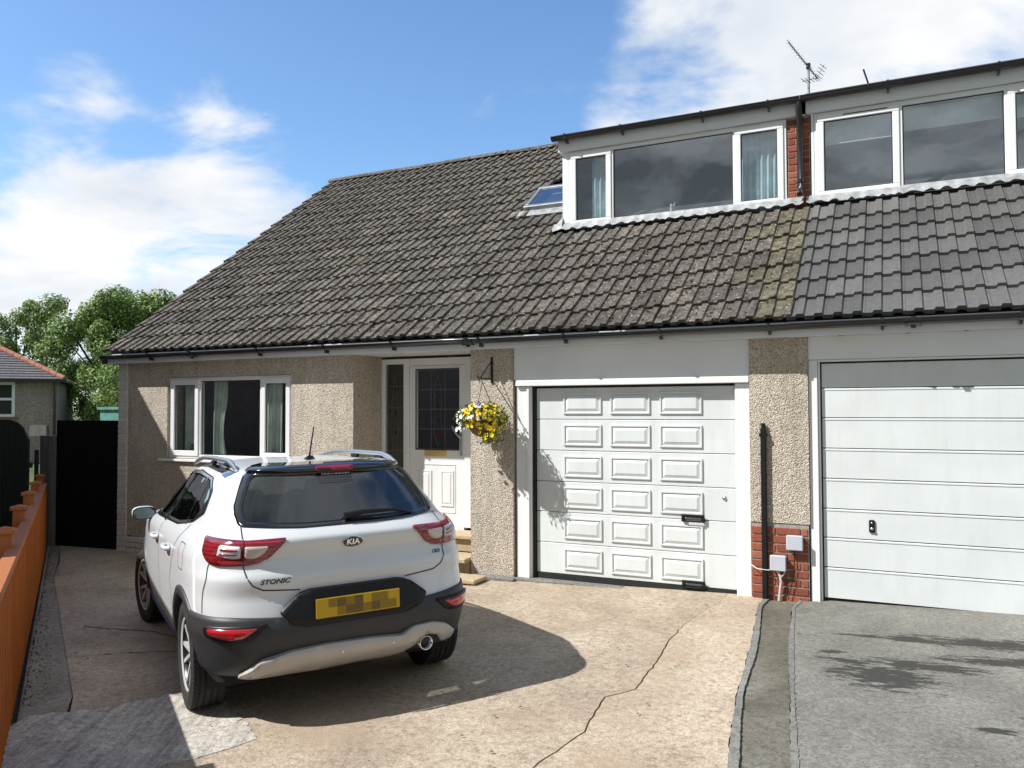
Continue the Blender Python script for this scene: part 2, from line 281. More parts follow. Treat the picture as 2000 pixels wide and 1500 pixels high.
simple('grass_ground', (0.06, 0.09, 0.025), 1.0, var=0.5, vs=4, bst=0.8, bs=30)

def wood(name, a, b_, scale=(3, 3, 30), rot=None, rough=0.75):
    m, nt, b = nodes_of(name); oi = mk(nt, 'ShaderNodeObjectInfo'); p = pos(nt, (38, 38, 2.2))
    n = noise(nt, p, 1.0, 6, 0.6, 0.4)
    c = ramp(nt, n, [(0.28, a), (0.72, b_)])
    c = mixc(nt, 0.5, c, ramp(nt, oi.outputs['Random'], [(0, (0.72, 0.70, 0.68)), (1, (1.1, 1.1, 1.1))]), 'MULTIPLY')
    nt.links.new(c, b.inputs['Base Color']); b.inputs['Roughness'].default_value = rough; bump(nt, b, n, 0.35, 0.006)
wood('wood_orange', (0.34, 0.085, 0.008), (0.50, 0.150, 0.018))
wood('wood_rail', (0.36, 0.105, 0.025), (0.50, 0.17, 0.05))
wood('wood_dark', (0.016, 0.019, 0.016), (0.05, 0.055, 0.045), rough=0.9)
wood('wood_grey', (0.07, 0.075, 0.07), (0.14, 0.14, 0.125), rough=0.9)
wood('bark', (0.05, 0.04, 0.03), (0.11, 0.09, 0.07), rough=0.95)
for nm, a, b2, c2 in (('leaf_mid', (0.05, 0.095, 0.02), (0.15, 0.25, 0.05), (0.30, 0.42, 0.12)), ('leaf_pale', (0.08, 0.13, 0.04), (0.19, 0.28, 0.08), (0.36, 0.46, 0.18)), ('leaf_basket', (0.02, 0.06, 0.012), (0.05, 0.12, 0.02), (0.10, 0.19, 0.04))):
    m, nt, b = nodes_of(nm); p = pos(nt)
    wn_ = mk(nt, 'ShaderNodeTexWhiteNoise'); nt.links.new(mk(nt, 'ShaderNodeNewGeometry').outputs['Random Per Island'], wn_.inputs[0]) if False else None
    g = mk(nt, 'ShaderNodeNewGeometry'); c = ramp(nt, g.outputs['Random Per Island'], [(0, a), (0.5, b2), (1, c2)])
    nt.links.new(c, b.inputs['Base Color']); b.inputs['Roughness'].default_value = 0.55
    tl = mk(nt, 'ShaderNodeBsdfTranslucent'); nt.links.new(c, tl.inputs[0]); ms = mk(nt, 'ShaderNodeMixShader'); ms.inputs[0].default_value = 0.3
    nt.links.new(b.outputs[0], ms.inputs[1]); nt.links.new(tl.outputs[0], ms.inputs[2]); nt.links.new(ms.outputs[0], nt.nodes['Material Output'].inputs[0])
M = MATS

# ------------------------------------------------------------------ helpers
class MB:
    def __init__(s): s.v = []; s.f = []; s.smooth = []
    def add(s, vs, fs, sm=False):
        o = len(s.v); s.v += [tuple(v) for v in vs]; s.f += [tuple(i + o for i in f) for f in fs]; s.smooth += [sm] * len(fs); return s
    def box(s, x0, x1, y0, y1, z0, z1, mt=None):
        vs = [(x0, y0, z0), (x1, y0, z0), (x1, y1, z0), (x0, y1, z0), (x0, y0, z1), (x1, y0, z1), (x1, y1, z1), (x0, y1, z1)]
        if mt is not None: vs = [mt @ Vector(v) for v in vs]
        return s.add(vs, [(0, 3, 2, 1), (4, 5, 6, 7), (0, 1, 5, 4), (1, 2, 6, 5), (2, 3, 7, 6), (3, 0, 4, 7)])
    def tube(s, pts, r, n=8, cap=True, r2=None):
        pts = [Vector(p) for p in pts]; rings = []
        for i, p in enumerate(pts):
            t = (pts[min(i + 1, len(pts) - 1)] - pts[max(i - 1, 0)]).normalized()
            a = t.cross(Vector((0, 0, 1))) if abs(t.z) < 0.95 else t.cross(Vector((1, 0, 0)))
            a.normalize(); b = t.cross(a); rr = r if not isinstance(r, (list, tuple)) else r[i]
            rings.append([p + a * rr * math.cos(2 * math.pi * k / n) + b * (r2 or rr) * math.sin(2 * math.pi * k / n) for k in range(n)])
        vs = [v for rg in rings for v in rg]; fs = []
        for i in range(len(rings) - 1):
            for k in range(n): fs.append((i * n + k, i * n + (k + 1) % n, (i + 1) * n + (k + 1) % n, (i + 1) * n + k))
        s.add(vs, fs, True)
        if cap: s.add(rings[0], [tuple(range(n))]); s.add(rings[-1], [tuple(range(n))[::-1]])
        return s
    def prism(s, poly, h0, h1, axis='z'):
        n = len(poly)
        f = {'z': lambda p, h: (p[0], p[1], h), 'y': lambda p, h: (p[0], h, p[1]), 'x': lambda p, h: (h, p[0], p[1])}[axis]
        vs = [f(p, h0) for p in poly] + [f(p, h1) for p in poly]
        return s.add(vs, [tuple(range(n))[::-1], tuple(range(n, 2 * n))] + [(i, (i + 1) % n, n + (i + 1) % n, n + i) for i in range(n)])
    def lathe(s, prof, n=24, mt=None):   # profile (r, z) turned about z
        vs = []; fs = []
        for (r, z) in prof:
            for k in range(n):
                a = 2 * math.pi * k / n; vs.append(Vector((r * math.cos(a), r * math.sin(a), z)))
        for i in range(len(prof) - 1):
            for k in range(n): fs.append((i * n + k, i * n + (k + 1) % n, (i + 1) * n + (k + 1) % n, (i + 1) * n + k))
        if mt is not None: vs = [mt @ v for v in vs]
        return s.add(vs, fs, True)
    def mesh(s, name, mat):
        me = bpy.data.meshes.new(name); me.from_pydata([tuple(v) for v in s.v], [], s.f)
        if mat: me.materials.append(M[mat])
        me.polygons.foreach_set('use_smooth', s.smooth); me.update()
        return me
    def build(s, name, mat, parent=None, bevel=0.0, fix=True, seg=1):
        me = s.mesh(name, mat)
        if fix or bevel:
            bm = bmesh.new(); bm.from_mesh(me)
            if fix: bmesh.ops.recalc_face_normals(bm, faces=bm.faces)
            if bevel: bmesh.ops.bevel(bm, geom=[e for e in bm.edges if len(e.link_faces) == 2 and e.calc_face_angle(0) > 0.6], offset=bevel, segments=seg, profile=0.5, affect='EDGES')
            bm.to_mesh(me); bm.free()
        return link(name, me, parent)
def link(name, me, parent=None):
    o = bpy.data.objects.new(name, me); C.objects.link(o)
    if parent is not None: o.parent = parent
    return o
def thing(name, label, cat, loc=(0, 0, 0), rz=0, group=None):
    o = bpy.data.objects.new(name, None); C.objects.link(o); o.location = loc; o.rotation_euler = (0, 0, rz); o.empty_display_size = 0.2
    return tag(o, label, cat, group)
def tag(o, label=None, cat=None, group=None, kind=None):
    if label: o['label'] = label
    if cat: o['category'] = cat
    if group: o['group'] = group
    if kind: o['kind'] = kind
    return o
def box(name, mat, x0, x1, y0, y1, z0, z1, parent=None, bevel=0.0):
    return MB().box(x0, x1, y0, y1, z0, z1).build(name, mat, parent, bevel)
GS = 0.026
def g(x): return GS * (max(-14.0, min(9.0, x)) + 1.3)
def sheet(name, mat, poly, top, thick, parent=None, step=0.5):
    """a slab whose top follows the slight fall of the drive; cut into pieces along x so that it bends with it"""
    bm = bmesh.new(); vs = [bm.verts.new((x, y, 0)) for x, y in poly]; bm.faces.new(vs)
    for x in (-14.0, 9.0):
        if min(p[0] for p in poly) < x < max(p[0] for p in poly):
            bmesh.ops.bisect_plane(bm, geom=bm.verts[:] + bm.edges[:] + bm.faces[:], plane_co=(x, 0, 0), plane_no=(1, 0, 0))
    bmesh.ops.recalc_face_normals(bm, faces=bm.faces)
    if sum(f.normal.z for f in bm.faces) < 0: bmesh.ops.reverse_faces(bm, faces=bm.faces)
    if thick:
        ex = bmesh.ops.extrude_face_region(bm, geom=bm.faces[:]); lows = set(bm.verts) - set(v for v in ex['geom'] if isinstance(v, bmesh.types.BMVert))
        for v in lows: v.co.z = -thick
        bmesh.ops.recalc_face_normals(bm, faces=bm.faces)
    for v in bm.verts: v.co.z += g(v.co.x) + top
    me = bpy.data.meshes.new(name); bm.to_mesh(me); bm.free(); me.materials.append(M[mat])
    return link(name, me, parent)
def ragged(pts, amp, step=0.06, seed=1):
    """polyline with a rough broken edge"""
    rr = random.Random(seed); out = []
    for (a, b) in zip(pts, pts[1:]):
        L = math.hypot(b[0] - a[0], b[1] - a[1]); n = max(1, int(L / step))
        for i in range(n):
            t = i / n; out.append((a[0] + (b[0] - a[0]) * t + rr.uniform(-amp, amp), a[1] + (b[1] - a[1]) * t + rr.uniform(-amp, amp)))
    out.append(pts[-1]); return out

# ------------------------------------------------------------------ ground
nv = Vector((0.575, 0.818, 0)).normalized(); ev = Vector((nv.y, -nv.x, 0))       # fence normal (towards the drive) and direction (towards the camera)
def fen(n, e): return (nv.x * n + ev.x * e, nv.y * n + ev.y * e)
tag(sheet('ground', 'grass_ground', [(-900, -900), (900, -900), (900, 900), (-900, 900)], -0.10, 0), kind='structure')
tag(sheet('road', 'asphalt_road', [(-60, -22), (60, -22), (60, -12.5), (-60, -12.5)], -0.06, 0), kind='structure')
tag(sheet('drive_bed', 'soil', [(-14, -12.4), (8, -12.4), (8, 2.0), (-14, 2.0)], -0.035, 0), kind='structure')
crack = [(-1.50, 0.09), (-1.50, -0.25), (-1.56, -0.6), (-1.62, -1.15), (-1.62, -1.71), (-1.56, -2.3), (-1.54, -2.82), (-1.60, -2.93), (-1.67, -3.04), (-1.60, -3.59), (-1.68, -4.12), (-1.64, -5.2), (-1.7, -6.4), (-1.66, -8.4), (-1.7, -12.3)]
ck = ragged(crack, 0.008, 0.07, 3)
wid = lambda y: 0.0015 + 0.0045 * max(0, min(1, (-1.0 - y) / 0.6)) * (1 if y > -5 else 1)
ckL = [(x - wid(y), y) for x, y in ck]; ckR = [(x + wid(y), y) for x, y in ck]
se_l = [(-1.14, 0.05), (-1.16, -0.3), (-1.08, -1.0), (-0.99, -1.9), (-0.93, -2.63), (-0.86, -3.22), (-0.76, -3.9), (-0.66, -5.2), (-0.60, -8), (-0.6, -12.3)]
se_r = [(-0.80, 0.05), (-0.84, -0.3), (-0.74, -1.3), (-0.64, -2.2), (-0.55, -2.94), (-0.46, -3.62), (-0.36, -5.2), (-0.3, -8), (-0.3, -12.3)]
j0, j1 = (-9.01, -1.66), (-4.93, -4.30)
fb = lambda e: fen(-6.62, e)
main_poly = [(-9.35, 0.45), (-4.3, 0.45), (-4.3, 0.09)] + ckL + [(-6.5, -12.3), (-4.3, -6.6)] + [(-4.60, -4.55), (j1[0] + 0.012, j1[1]), ] + [(j0[0] + 0.012, j0[1])] + [(-10.2, -0.75), (-11.6, 0.2), (-11.6, 0.45)]
def clean(poly): return poly
driveway = sheet('driveway', 'concrete_warm', main_poly, 0.0, 0.05); tag(driveway, kind='structure')
tag(sheet('drive_slab', 'concrete_buff', ckR + [(x - 0.0, y) for x, y in ragged(se_l, 0.010, 0.08, 5)][::-1], 0.0, 0.05), kind='structure')
tag(sheet('edge_slab', 'concrete_side', [(-11.95, 0.25), (-11.6, 0.2), (-10.22, -0.77), j0, j1, (-4.62, -4.57), (-4.32, -6.6), (-6.4, -12.3)] + [fb(9), fb(0)], -0.004, 0.04), kind='structure')
tag(sheet('drain_strip', 'strip_damp', [(x + 0.04, y) for x, y in ragged(se_l, 0.008, 0.07, 7)] + [(x - 0.03, y) for x, y in ragged(se_r, 0.008, 0.07, 8)][::-1], -0.012, 0.03), kind='structure')
tag(sheet('cement_edging', 'cement_edge', ragged(se_l, 0.0035, 0.03, 9) + [(x + 0.045 + 0.008 * math.sin(y * 3), y) for x, y in ragged(se_l, 0.0035, 0.03, 10)][::-1], 0.004, 0.03), kind='structure')
tag(sheet('cement_edging', 'cement_edge', [(x - 0.032 - 0.006 * math.sin(y * 3), y) for x, y in ragged(se_r, 0.005, 0.03, 11)] + ragged(se_r, 0.005, 0.03, 12)[::-1], 0.003, 0.03), kind='structure')
tag(sheet('neighbour_drive', 'tarmac', ragged(se_r, 0.004, 0.05, 13) + [(7.5, -12.3), (7.5, 0.12), (-0.7, 0.12)], -0.002, 0.04), kind='structure')
# brushed newer concrete at the foot of the drive
patch = ragged([(-4.83, -4.64), (-4.55, -4.37), (-4.35, -4.06), (-4.02, -3.97), (-3.72, -4.08), (-3.26, -4.37)], 0.028, 0.05, 21) + [(-3.30, -4.52), (-3.37, -4.69), (-3.55, -4.95), (-3.9, -6.4), (-4.3, -6.6), (-4.52, -5.6)]
tag(sheet('concrete_patch', 'concrete_brushed', patch, 0.0035, 0.02), kind='structure')
# narrow smear of cement and cracks
for i, pts in enumerate(([(-6.55, -3.05), (-6.2, -3.02), (-5.8, -2.95), (-5.4, -3.02)], [(-5.75, -3.72), (-5.5, -3.5), (-5.2, -3.35), (-4.7, -3.1)])):
    q = ragged(pts, 0.012, 0.05, 30 + i)
    tag(sheet('ground_crack', 'soil', q + [(x + 0.004, y + 0.012) for x, y in q][::-1], 0.0045, 0), kind='structure')
# wet trails on the neighbour's tarmac
def blob(cx, cy, rx, ry, rot, seed, n=70, rough=0.18):
    rr = random.Random(seed); ph = [rr.uniform(0, 6.28) for _ in range(9)]; out = []
    for k in range(n):
        a = 2 * math.pi * k / n; r = 1 + sum(rough / (j + 1) * math.sin((j + 2) * a + ph[j]) for j in range(9)) + rr.uniform(-.05, .05)
        x, y = rx * r * math.cos(a), ry * r * math.sin(a); out.append((cx + x * math.cos(rot) - y * math.sin(rot), cy + x * math.sin(rot) + y * math.cos(rot)))
    return out
# dead leaves and grit
lf = MB()
for i in range(170):
    if i < 90: x, y = random.uniform(-4.2, 2.0), random.uniform(-4.6, -0.1)
    else:
        e = random.uniform(-11, -2); x, y = fen(-6.5 + random.random() ** 2 * 0.35, e)
    s = random.uniform(0.006, 0.018); a = random.uniform(0, 6.28); z = g(x) + 0.012
    lf.add([(x + s * math.cos(a), y + s * math.sin(a), z), (x - s * .5 * math.sin(a), y + s * .5 * math.cos(a), z + s * .4), (x - s * math.cos(a), y - s * math.sin(a), z), (x + s * .5 * math.sin(a), y - s * .5 * math.cos(a), z + s * .2)], [(0, 1, 2, 3)])
tag(lf.build('leaf_litter', 'wood_grey', fix=False), 'dry leaf bits and grit scattered over the drive', 'leaf litter', kind='stuff')
# moss and weeds along the foot of the fence
ws = MB()
for i in range(1500):
    e = random.uniform(-12.5, -1.5); x, y = fen(-6.63 + random.random() ** 3 * 0.14, e); z = g(x) - .004; s = random.uniform(0.003, 0.009); a = random.uniform(0, 6.28)
    ws.add([(x - s * math.cos(a), y - s * math.sin(a), z), (x + s * math.cos(a), y + s * math.sin(a), z), (x + random.uniform(-.5, .5) * s, y, z + s * random.uniform(0.6, 1.8))], [(0, 1, 2)])
tag(ws.build('moss_line', 'moss', fix=False), 'moss and small weeds growing along the foot of the orange fence', 'moss', kind='stuff')

# ------------------------------------------------------------------ house
house = thing('bungalow', 'pebbledashed dormer bungalow with mossy brown roof, bay window, recessed white door and panelled garage', 'house')
TP = math.tan(R(36.47)); CP = math.cos(R(36.47)); SP = math.sin(R(36.47))
EY, EZ = -0.17, 2.60       # eaves edge of the tiles
RY, RZ = 4.863, 6.33       # ridge
def rz(y): return EZ + (y - EY) * (RZ - EZ) / (RY - EY)
W = MB()
def wallseg(x0, x1, z0, z1, y0=0.0, y1=0.27): W.box(x0, x1, y0, y1, z0, z1)
wallseg(-9.86, -9.07, 0.02, 2.45); wallseg(-9.07, -6.875, 0.02, 1.12); wallseg(-9.07, -6.875, 2.235, 2.45); wallseg(-6.875, -5.91, -0.3, 2.45)
wallseg(-4.60, -4.29 + 0.0, -0.3, 0.0) if False else None
W.box(-6.18, -5.912, 0.272, 0.60, -0.3, 2.45)             # return of the bay to the recessed door
box('pillar', 'pebbledash', -4.29, -3.766, 0.0, 0.58, -0.10, 2.45, house)
wall = W.build('wall', 'pebbledash', house)
box('wall', 'pebbledash', -1.262, -0.735, -0.002, 0.27, 0.715, 2.45, house)
# far gable, back and inner walls
gw = MB(); gw.prism([(0.275, -0.35), (9.6, -0.35), (9.6, 2.5), (RY, RZ - 0.12), (0.275, 2.72)], -10.03, -9.80, 'x'); gw.build('gable_wall', 'pebbledash', house)
box('back_wall', 'pebbledash', -9.78, -0.9, 9.3, 9.6, -0.3, 2.45, house)
box('plinth', 'brick_white', -9.80, -6.1, 0.02, 0.25, -0.32, 0.018, house)
# lintel band over the bay window, slightly proud
box('lintel', 'pebbledash', -9.22, -6.765, -0.018, 0.0, 2.237, 2.43, house) if False else None
# painted brick quoin
zq = -0.30; k = 0
q_me = MB().box(-0.09, 0.09, 0, 0.11, 0, 0.066).build('brick', 'brick_white', house, bevel=0.005); q0 = q_me; q0.location = (-9.945, -0.025, zq)
first = True
quoins = []
n_rows = int((2.44 + 0.30) / 0.0762)
for r in range(n_rows):
    o = q0 if first else link('brick', q0.data, house); first = False
    o.location = (-9.945 + random.uniform(-.002, .002), -0.025 + random.uniform(-.003, .003), -0.30 + r * 0.0762); o.rotation_euler = (0, 0, random.uniform(-.01, .01))
for r in range(4):
    for c in range(3):
        o = link('brick', q0.data, house); o.location = (-9.748 + c * 0.19 + (0.0 if r % 2 else -0.0), -0.022 + random.uniform(-.002, .002), -0.30 + r * 0.0762)
box('brick_joint', 'brick_white', -10.03, -9.862, -0.018, 0.27, -0.32, 2.44, house)
# red brick base of the shared pillar
box('mortar_bed', 'mortar', -1.255, -0.745, 0.006, 0.26, -0.05, 0.713, house)
rb = MB().box(0, 0.213, -0.004, 0.10, 0, 0.064).build('brick', 'brick_red', house, bevel=0.004)
hb = MB().box(0, 0.100, -0.004, 0.10, 0, 0.064).build('brick', 'brick_red', house, bevel=0.004)
fr = fh = True
for r in range(9):
    z = -0.02 + r * 0.0785; row = [(0, 'h'), (0.11, 's'), (0.333, 'q')] if r % 2 else [(0, 's'), (0.223, 's'), (0.446, 't')]
    for (dx, t) in row:
        wdt = {'h': 1, 's': 1, 'q': 0.80, 't': 0.54}[t]
        if t in 'sq':
            o = rb if fr else link('brick', rb.data, house); fr = False
            o.scale.x = wdt if t != 'q' else 0.79
        else:
            o = hb if fh else link('brick', hb.data, house); fh = False
            o.scale.x = 1 if t == 'h' else 0.54
        o.location = (-1.256 + dx, random.uniform(-.002, .002), z)

# bay window
def window(name, parent, x0, x1, z0, z1, y, splits, glassm, sashes, fw=0.055, dep=0.07):
    f = MB(); f.box(x0, x1, y, y + dep, z0, z0 + fw); f.box(x0, x1, y, y + dep, z1 - fw, z1); f.box(x0, x0 + fw, y + .0005, y + dep - .0005, z0 + fw, z1 - fw); f.box(x1 - fw, x1, y + .0005, y + dep - .0005, z0 + fw, z1 - fw)
    xs = [x0] + splits + [x1]
    for sx in splits: f.box(sx - fw * .45, sx + fw * .45, y + .0005, y + dep - .0005, z0 + fw, z1 - fw)
    wobj = f.build(name, 'pvc_white', parent, bevel=0.004)
    for i in range(len(xs) - 1):
        a = xs[i] + (fw if i == 0 else fw * .45); b = xs[i + 1] - (fw if i == len(xs) - 2 else fw * .45); c0, c1 = z0 + fw, z1 - fw
        if sashes[i]:
            s = MB(); t = 0.052; yy = y - 0.016; a0, b0, c00, c11 = a - .018, b + .018, c0 - .018, c1 + .018
            s.box(a0, b0, yy, y + .04, c00, c00 + t + .018); s.box(a0, b0, yy, y + .04, c11 - t - .018, c11); s.box(a0, a0 + t + .018, yy + .0004, y + .0396, c00 + t + .018, c11 - t - .018); s.box(b0 - t - .018, b0, yy + .0004, y + .0396, c00 + t + .018, c11 - t - .018)
            s.build('sash', 'pvc_white', wobj, bevel=0.005); a += t; b -= t; c0 += t; c1 -= t; py = y + 0.012
        else: py = y + 0.03
        ga = MB(); gt = 0.010
        ga.box(a, b, py - .006, py - .001, c0, c0 + gt); ga.box(a, b, py - .006, py - .001, c1 - gt, c1); ga.box(a, a + gt, py - .0055, py - .0015, c0 + gt, c1 - gt); ga.box(b - gt, b, py - .0055, py - .0015, c0 + gt, c1 - gt)
        ga.build('gasket', 'rubber_black', wobj)
        MB().add([(a, py, c0), (b, py, c0), (b, py, c1), (a, py, c1)], [(0, 1, 2, 3)]).build('pane', glassm, wobj, fix=False)
    return wobj
window('window', house, -9.068, -6.877, 1.125, 2.232, 0.035, [-8.50, -7.40], 'window_glass', [True, False, True])
MB().box(-9.20, -6.80, -0.045, 0.06, 1.085, 1.118).build('window_sill', 'pvc_white', house, bevel=0.006)
# rooms behind the bay
room = MB(); room.box(-9.78, -6.19, 3.6, 3.65, 0, 2.42); room.box(-9.78, -9.73, 0.28, 3.6, 0, 2.42); room.box(-6.24, -6.19, 0.61, 3.6, 0, 2.42); room.box(-9.78, -6.19, 0.28, 3.65, 2.42, 2.44)
room.build('room_wall', 'interior_wall', house); box('room_floor', 'interior_dark', -9.78, -6.19, 0.28, 3.65, -0.02, 0.0, house)
box('kitchen_cabinet', 'interior_shelf', -8.9, -7.7, 3.2, 3.598, 1.75, 2.05, house); box('kitchen_cabinet', 'interior_dark', -7.68, -6.3, 3.2, 3.598, 1.45, 2.2, house)
box('room_door', 'interior_dark', -8.5, -7.4, 3.55, 3.598, 0.01, 1.7, house)
def curtain(name, mat, label, x0, x1, y, z0, z1, waves, amp, gather=0.0, group=None):
    mb = MB(); n = waves * 8; vs = []; rows = 10
    for j in range(rows + 1):
        t = j / rows; pinch = 1 - gather * math.sin(min(1, max(0, (0.75 - t) / 0.75)) * math.pi) if gather else 1
        for i in range(n + 1):
            s = i / n; x = x0 + (x1 - x0) * s * pinch; vs.append((x, y + amp * math.sin(s * waves * 2 * math.pi + 0.6 * math.sin(3 * s + j * .2)) * (0.6 + 0.4 * (1 - t)), z0 + (z1 - z0) * t))
    fs = [(j * (n + 1) + i, j * (n + 1) + i + 1, (j + 1) * (n + 1) + i + 1, (j + 1) * (n + 1) + i) for j in range(rows) for i in range(n)]
    mb.add(vs, fs, True); o = mb.build(name, mat, fix=False); return tag(o, label, 'curtain', group)
curtain('curtain', 'curtain_green', 'thin pale green curtain in the far left casement of the ground floor window', -8.98, -8.72, 0.22, 1.10, 2.2, 4, 0.02)
curtain('curtain', 'curtain_green', 'pale green curtain gathered at the left of the wide ground floor pane', -8.46, -8.18, 0.24, 1.05, 2.2, 4, 0.03, 0.25)
curtain('curtain', 'curtain_green', 'pale green curtain inside the right casement of the ground floor window', -7.44, -7.16, 0.17, 1.05, 2.2, 4, 0.025)
pt = thing('potted_plant', 'small dark plant in a clay pot inside the left casement sill', 'plant', (-8.80, 0.19, 1.12))
MB().lathe([(0.0, 0), (0.035, 0), (0.048, 0.08), (0.05, 0.09), (0.04, 0.09)], 16).build('pot', 'terracotta_pot', pt)
pl = MB()
for i in range(60):
    a = random.uniform(0, 6.28); h = random.uniform(0.08, 0.19); rr_ = random.uniform(0, 0.05); s = 0.014
    pl.add([(rr_ * math.cos(a) - s, rr_ * math.sin(a), h), (rr_ * math.cos(a) + s, rr_ * math.sin(a), h + .01), (rr_ * math.cos(a), rr_ * math.sin(a) + s, h + .03)], [(0, 1, 2)])
pl.build('foliage', 'leaf_basket', pt, fix=False)

# porch: recessed door
DY = 0.583
fl = MB(); fl.box(-5.91, -5.855, DY, DY + .08, 0.36, 2.42); fl.box(-5.576, -5.49, DY - .003, DY + .08, 0.36, 2.42); fl.box(-4.70, -4.61, DY - .003, DY + .08, 0.36, 2.42); fl.box(-5.855, -5.576, DY, DY + .08, 2.355, 2.42); fl.box(-5.49, -4.70, DY, DY + .08, 2.33, 2.42); fl.box(-5.855, -5.576, DY, DY + .08, 0.36, 0.44)
fl.build('door_frame', 'pvc_white', house, bevel=0.005)
box('threshold', 'pvc_white', -5.49, -4.70, DY - .02, DY + .08, 0.335, 0.365, house)
side = MB().add([(-5.855, DY + .03, .44), (-5.576, DY + .03, .44), (-5.576, DY + .03, 2.355), (-5.855, DY + .03, 2.355)], [(0, 1, 2, 3)]).build('side_light', 'door_glass', house, fix=False)
door = MB(); dl, dr, db, dt_ = -5.485, -4.705, 0.37, 2.325; yy = DY + 0.012
door.box(dl, dr, yy, yy + .05, db, 1.10); door.box(dl, dr, yy, yy + .05, 1.10, 1.297); door.box(dl, -5.388, yy, yy + .05, 1.297, 2.275); door.box(-4.79, dr, yy, yy + .05, 1.297, 2.275); door.box(dl, dr, yy, yy + .05, 2.275, dt_)
door = door.build('front_door', 'pvc_white', house)
MB().add([(-5.388, yy + .025, 1.297), (-4.79, yy + .025, 1.297), (-4.79, yy + .025, 2.275), (-5.388, yy + .025, 2.275)], [(0, 1, 2, 3)]).build('pane', 'door_glass', door, fix=False)
def raised(x0, x1, z0, z1, y, mat, parent, name='raised_panel', b1=0.022, b2=0.02, hgt=0.012, grv=0.008):
    """a pressed panel: a groove round a bevelled raised field"""
    def ring(i, yy_): return [(x0 + i, yy_, z0 + i), (x1 - i, yy_, z0 + i), (x1 - i, yy_, z1 - i), (x0 + i, yy_, z1 - i)]
    rs = [ring(0, y - .0005), ring(0.004, y - hgt * .9), ring(b1, y - hgt * .9), ring(b1 + .006, y - 0.002), ring(b1 + b2 + .006, y - hgt)]
    vs = [v for r in rs for v in r]; fs = [(i * 4 + k, i * 4 + (k + 1) % 4, (i + 1) * 4 + (k + 1) % 4, (i + 1) * 4 + k) for i in range(len(rs) - 1) for k in range(4)] + [(16, 17, 18, 19)]
    return MB().add(vs, fs).build(name, mat, parent, fix=False)
raised(-5.345, -5.165, 0.60, 1.04, yy, 'pvc_white', door); raised(-5.04, -4.855, 0.60, 1.04, yy, 'pvc_white', door)
for (a, b, c, d2) in ((-5.40, -4.78, 2.275, 2.287), (-5.40, -4.78, 1.285, 1.297), (-5.40, -5.388, 1.297, 2.275), (-4.79, -4.778, 1.297, 2.275)): MB().box(a, b, yy - .008, yy, c, d2).build('glazing_bead', 'rubber_black', door)
for (a, b, c, d2) in ((-5.36, -4.83, 1.105, 1.115), (-5.36, -4.83, 0.525, 0.535), (-5.36, -5.35, 0.535, 1.105), (-4.84, -4.83, 0.535, 1.105)): MB().box(a, b, yy - .006, yy, c, d2).build('moulding', 'pvc_white', door)
MB().box(-5.27, -4.95, yy - .012, yy, 1.205, 1.285).build('letter_box', 'gold', door, bevel=0.006); MB().box(-5.24, -4.98, yy - .016, yy - .0121, 1.225, 1.265).build('letter_flap', 'gold', door)
hm = MB(); hm.box(-4.765, -4.735, yy - .012, yy, 1.22, 1.55); hm.tube([(-4.75, yy - .01, 1.45), (-4.75, yy - .05, 1.45), (-4.80, yy - .055, 1.50), (-4.85, yy - .05, 1.58)], 0.010, 8); hm.build('handle', 'steel', door)
def leaded(x0, x1, z0, z1, y, parent, cols, rows):
    cm = MB()
    for i in range(1, cols): x = x0 + (x1 - x0) * i / cols; cm.box(x - .004, x + .004, y - .004, y - .001, z0, z1)
    for j in range(1, rows): z = z0 + (z1 - z0) * j / rows; cm.box(x0, x1, y - .0045, y - .0012, z - .004, z + .004)
    cx = (x0 + x1) / 2
    for s in (-1, 1):
        pts = [(cx, y - .003, z0 + .04 * (z1 - z0)), (cx + s * .07, y - .003, z0 + .2 * (z1 - z0)), (cx + s * .03, y - .003, z0 + .4 * (z1 - z0)), (cx + s * .055, y - .003, z0 + .6 * (z1 - z0)), (cx + s * .045, y - .003, z0 + .75 * (z1 - z0)), (cx, y - .003, z0 + .92 * (z1 - z0))]
        cm.tube(pts, 0.0035, 5)
    cm.build('lead_came', 'came', parent)
    for (zf, mt, s) in ((0.86, 'stained_red', .026), (0.55, 'stained_red', .018), (0.18, 'stained_red', .022), (0.36, 'stained_blue', .016), (0.68, 'stained_blue', .016)):
        z = z0 + zf * (z1 - z0); MB().add([(cx, y - .002, z - s * 2.0), (cx + s, y - .002, z), (cx, y - .002, z + s * 1.6), (cx - s, y - .002, z)], [(0, 1, 2, 3)]).build('stained_glass', mt, parent, fix=False)
leaded(-5.385, -4.793, 1.30, 2.272, yy + .024, door, 3, 4)
leaded(-5.85, -5.58, 0.45, 2.35, DY + .029, side, 1, 7)
box('hall_wall', 'interior_dark', -5.95, -4.4, 2.2, 2.25, 0.3, 2.42, house); box('hall_floor', 'interior_dark', -5.95, -4.4, DY + .09, 2.25, 0.28, 0.33, house); box('hall_wall', 'interior_dark', -6.18, -5.96, 0.67, 2.25, 0.3, 2.42, house); box('hall_wall', 'interior_dark', -4.4, -4.35, .67, 2.25, 0.3, 2.42, house)
box('pillar_return', 'pvc_white', -4.608, -4.20, 0.584, 0.66, -0.1, 2.44, house)
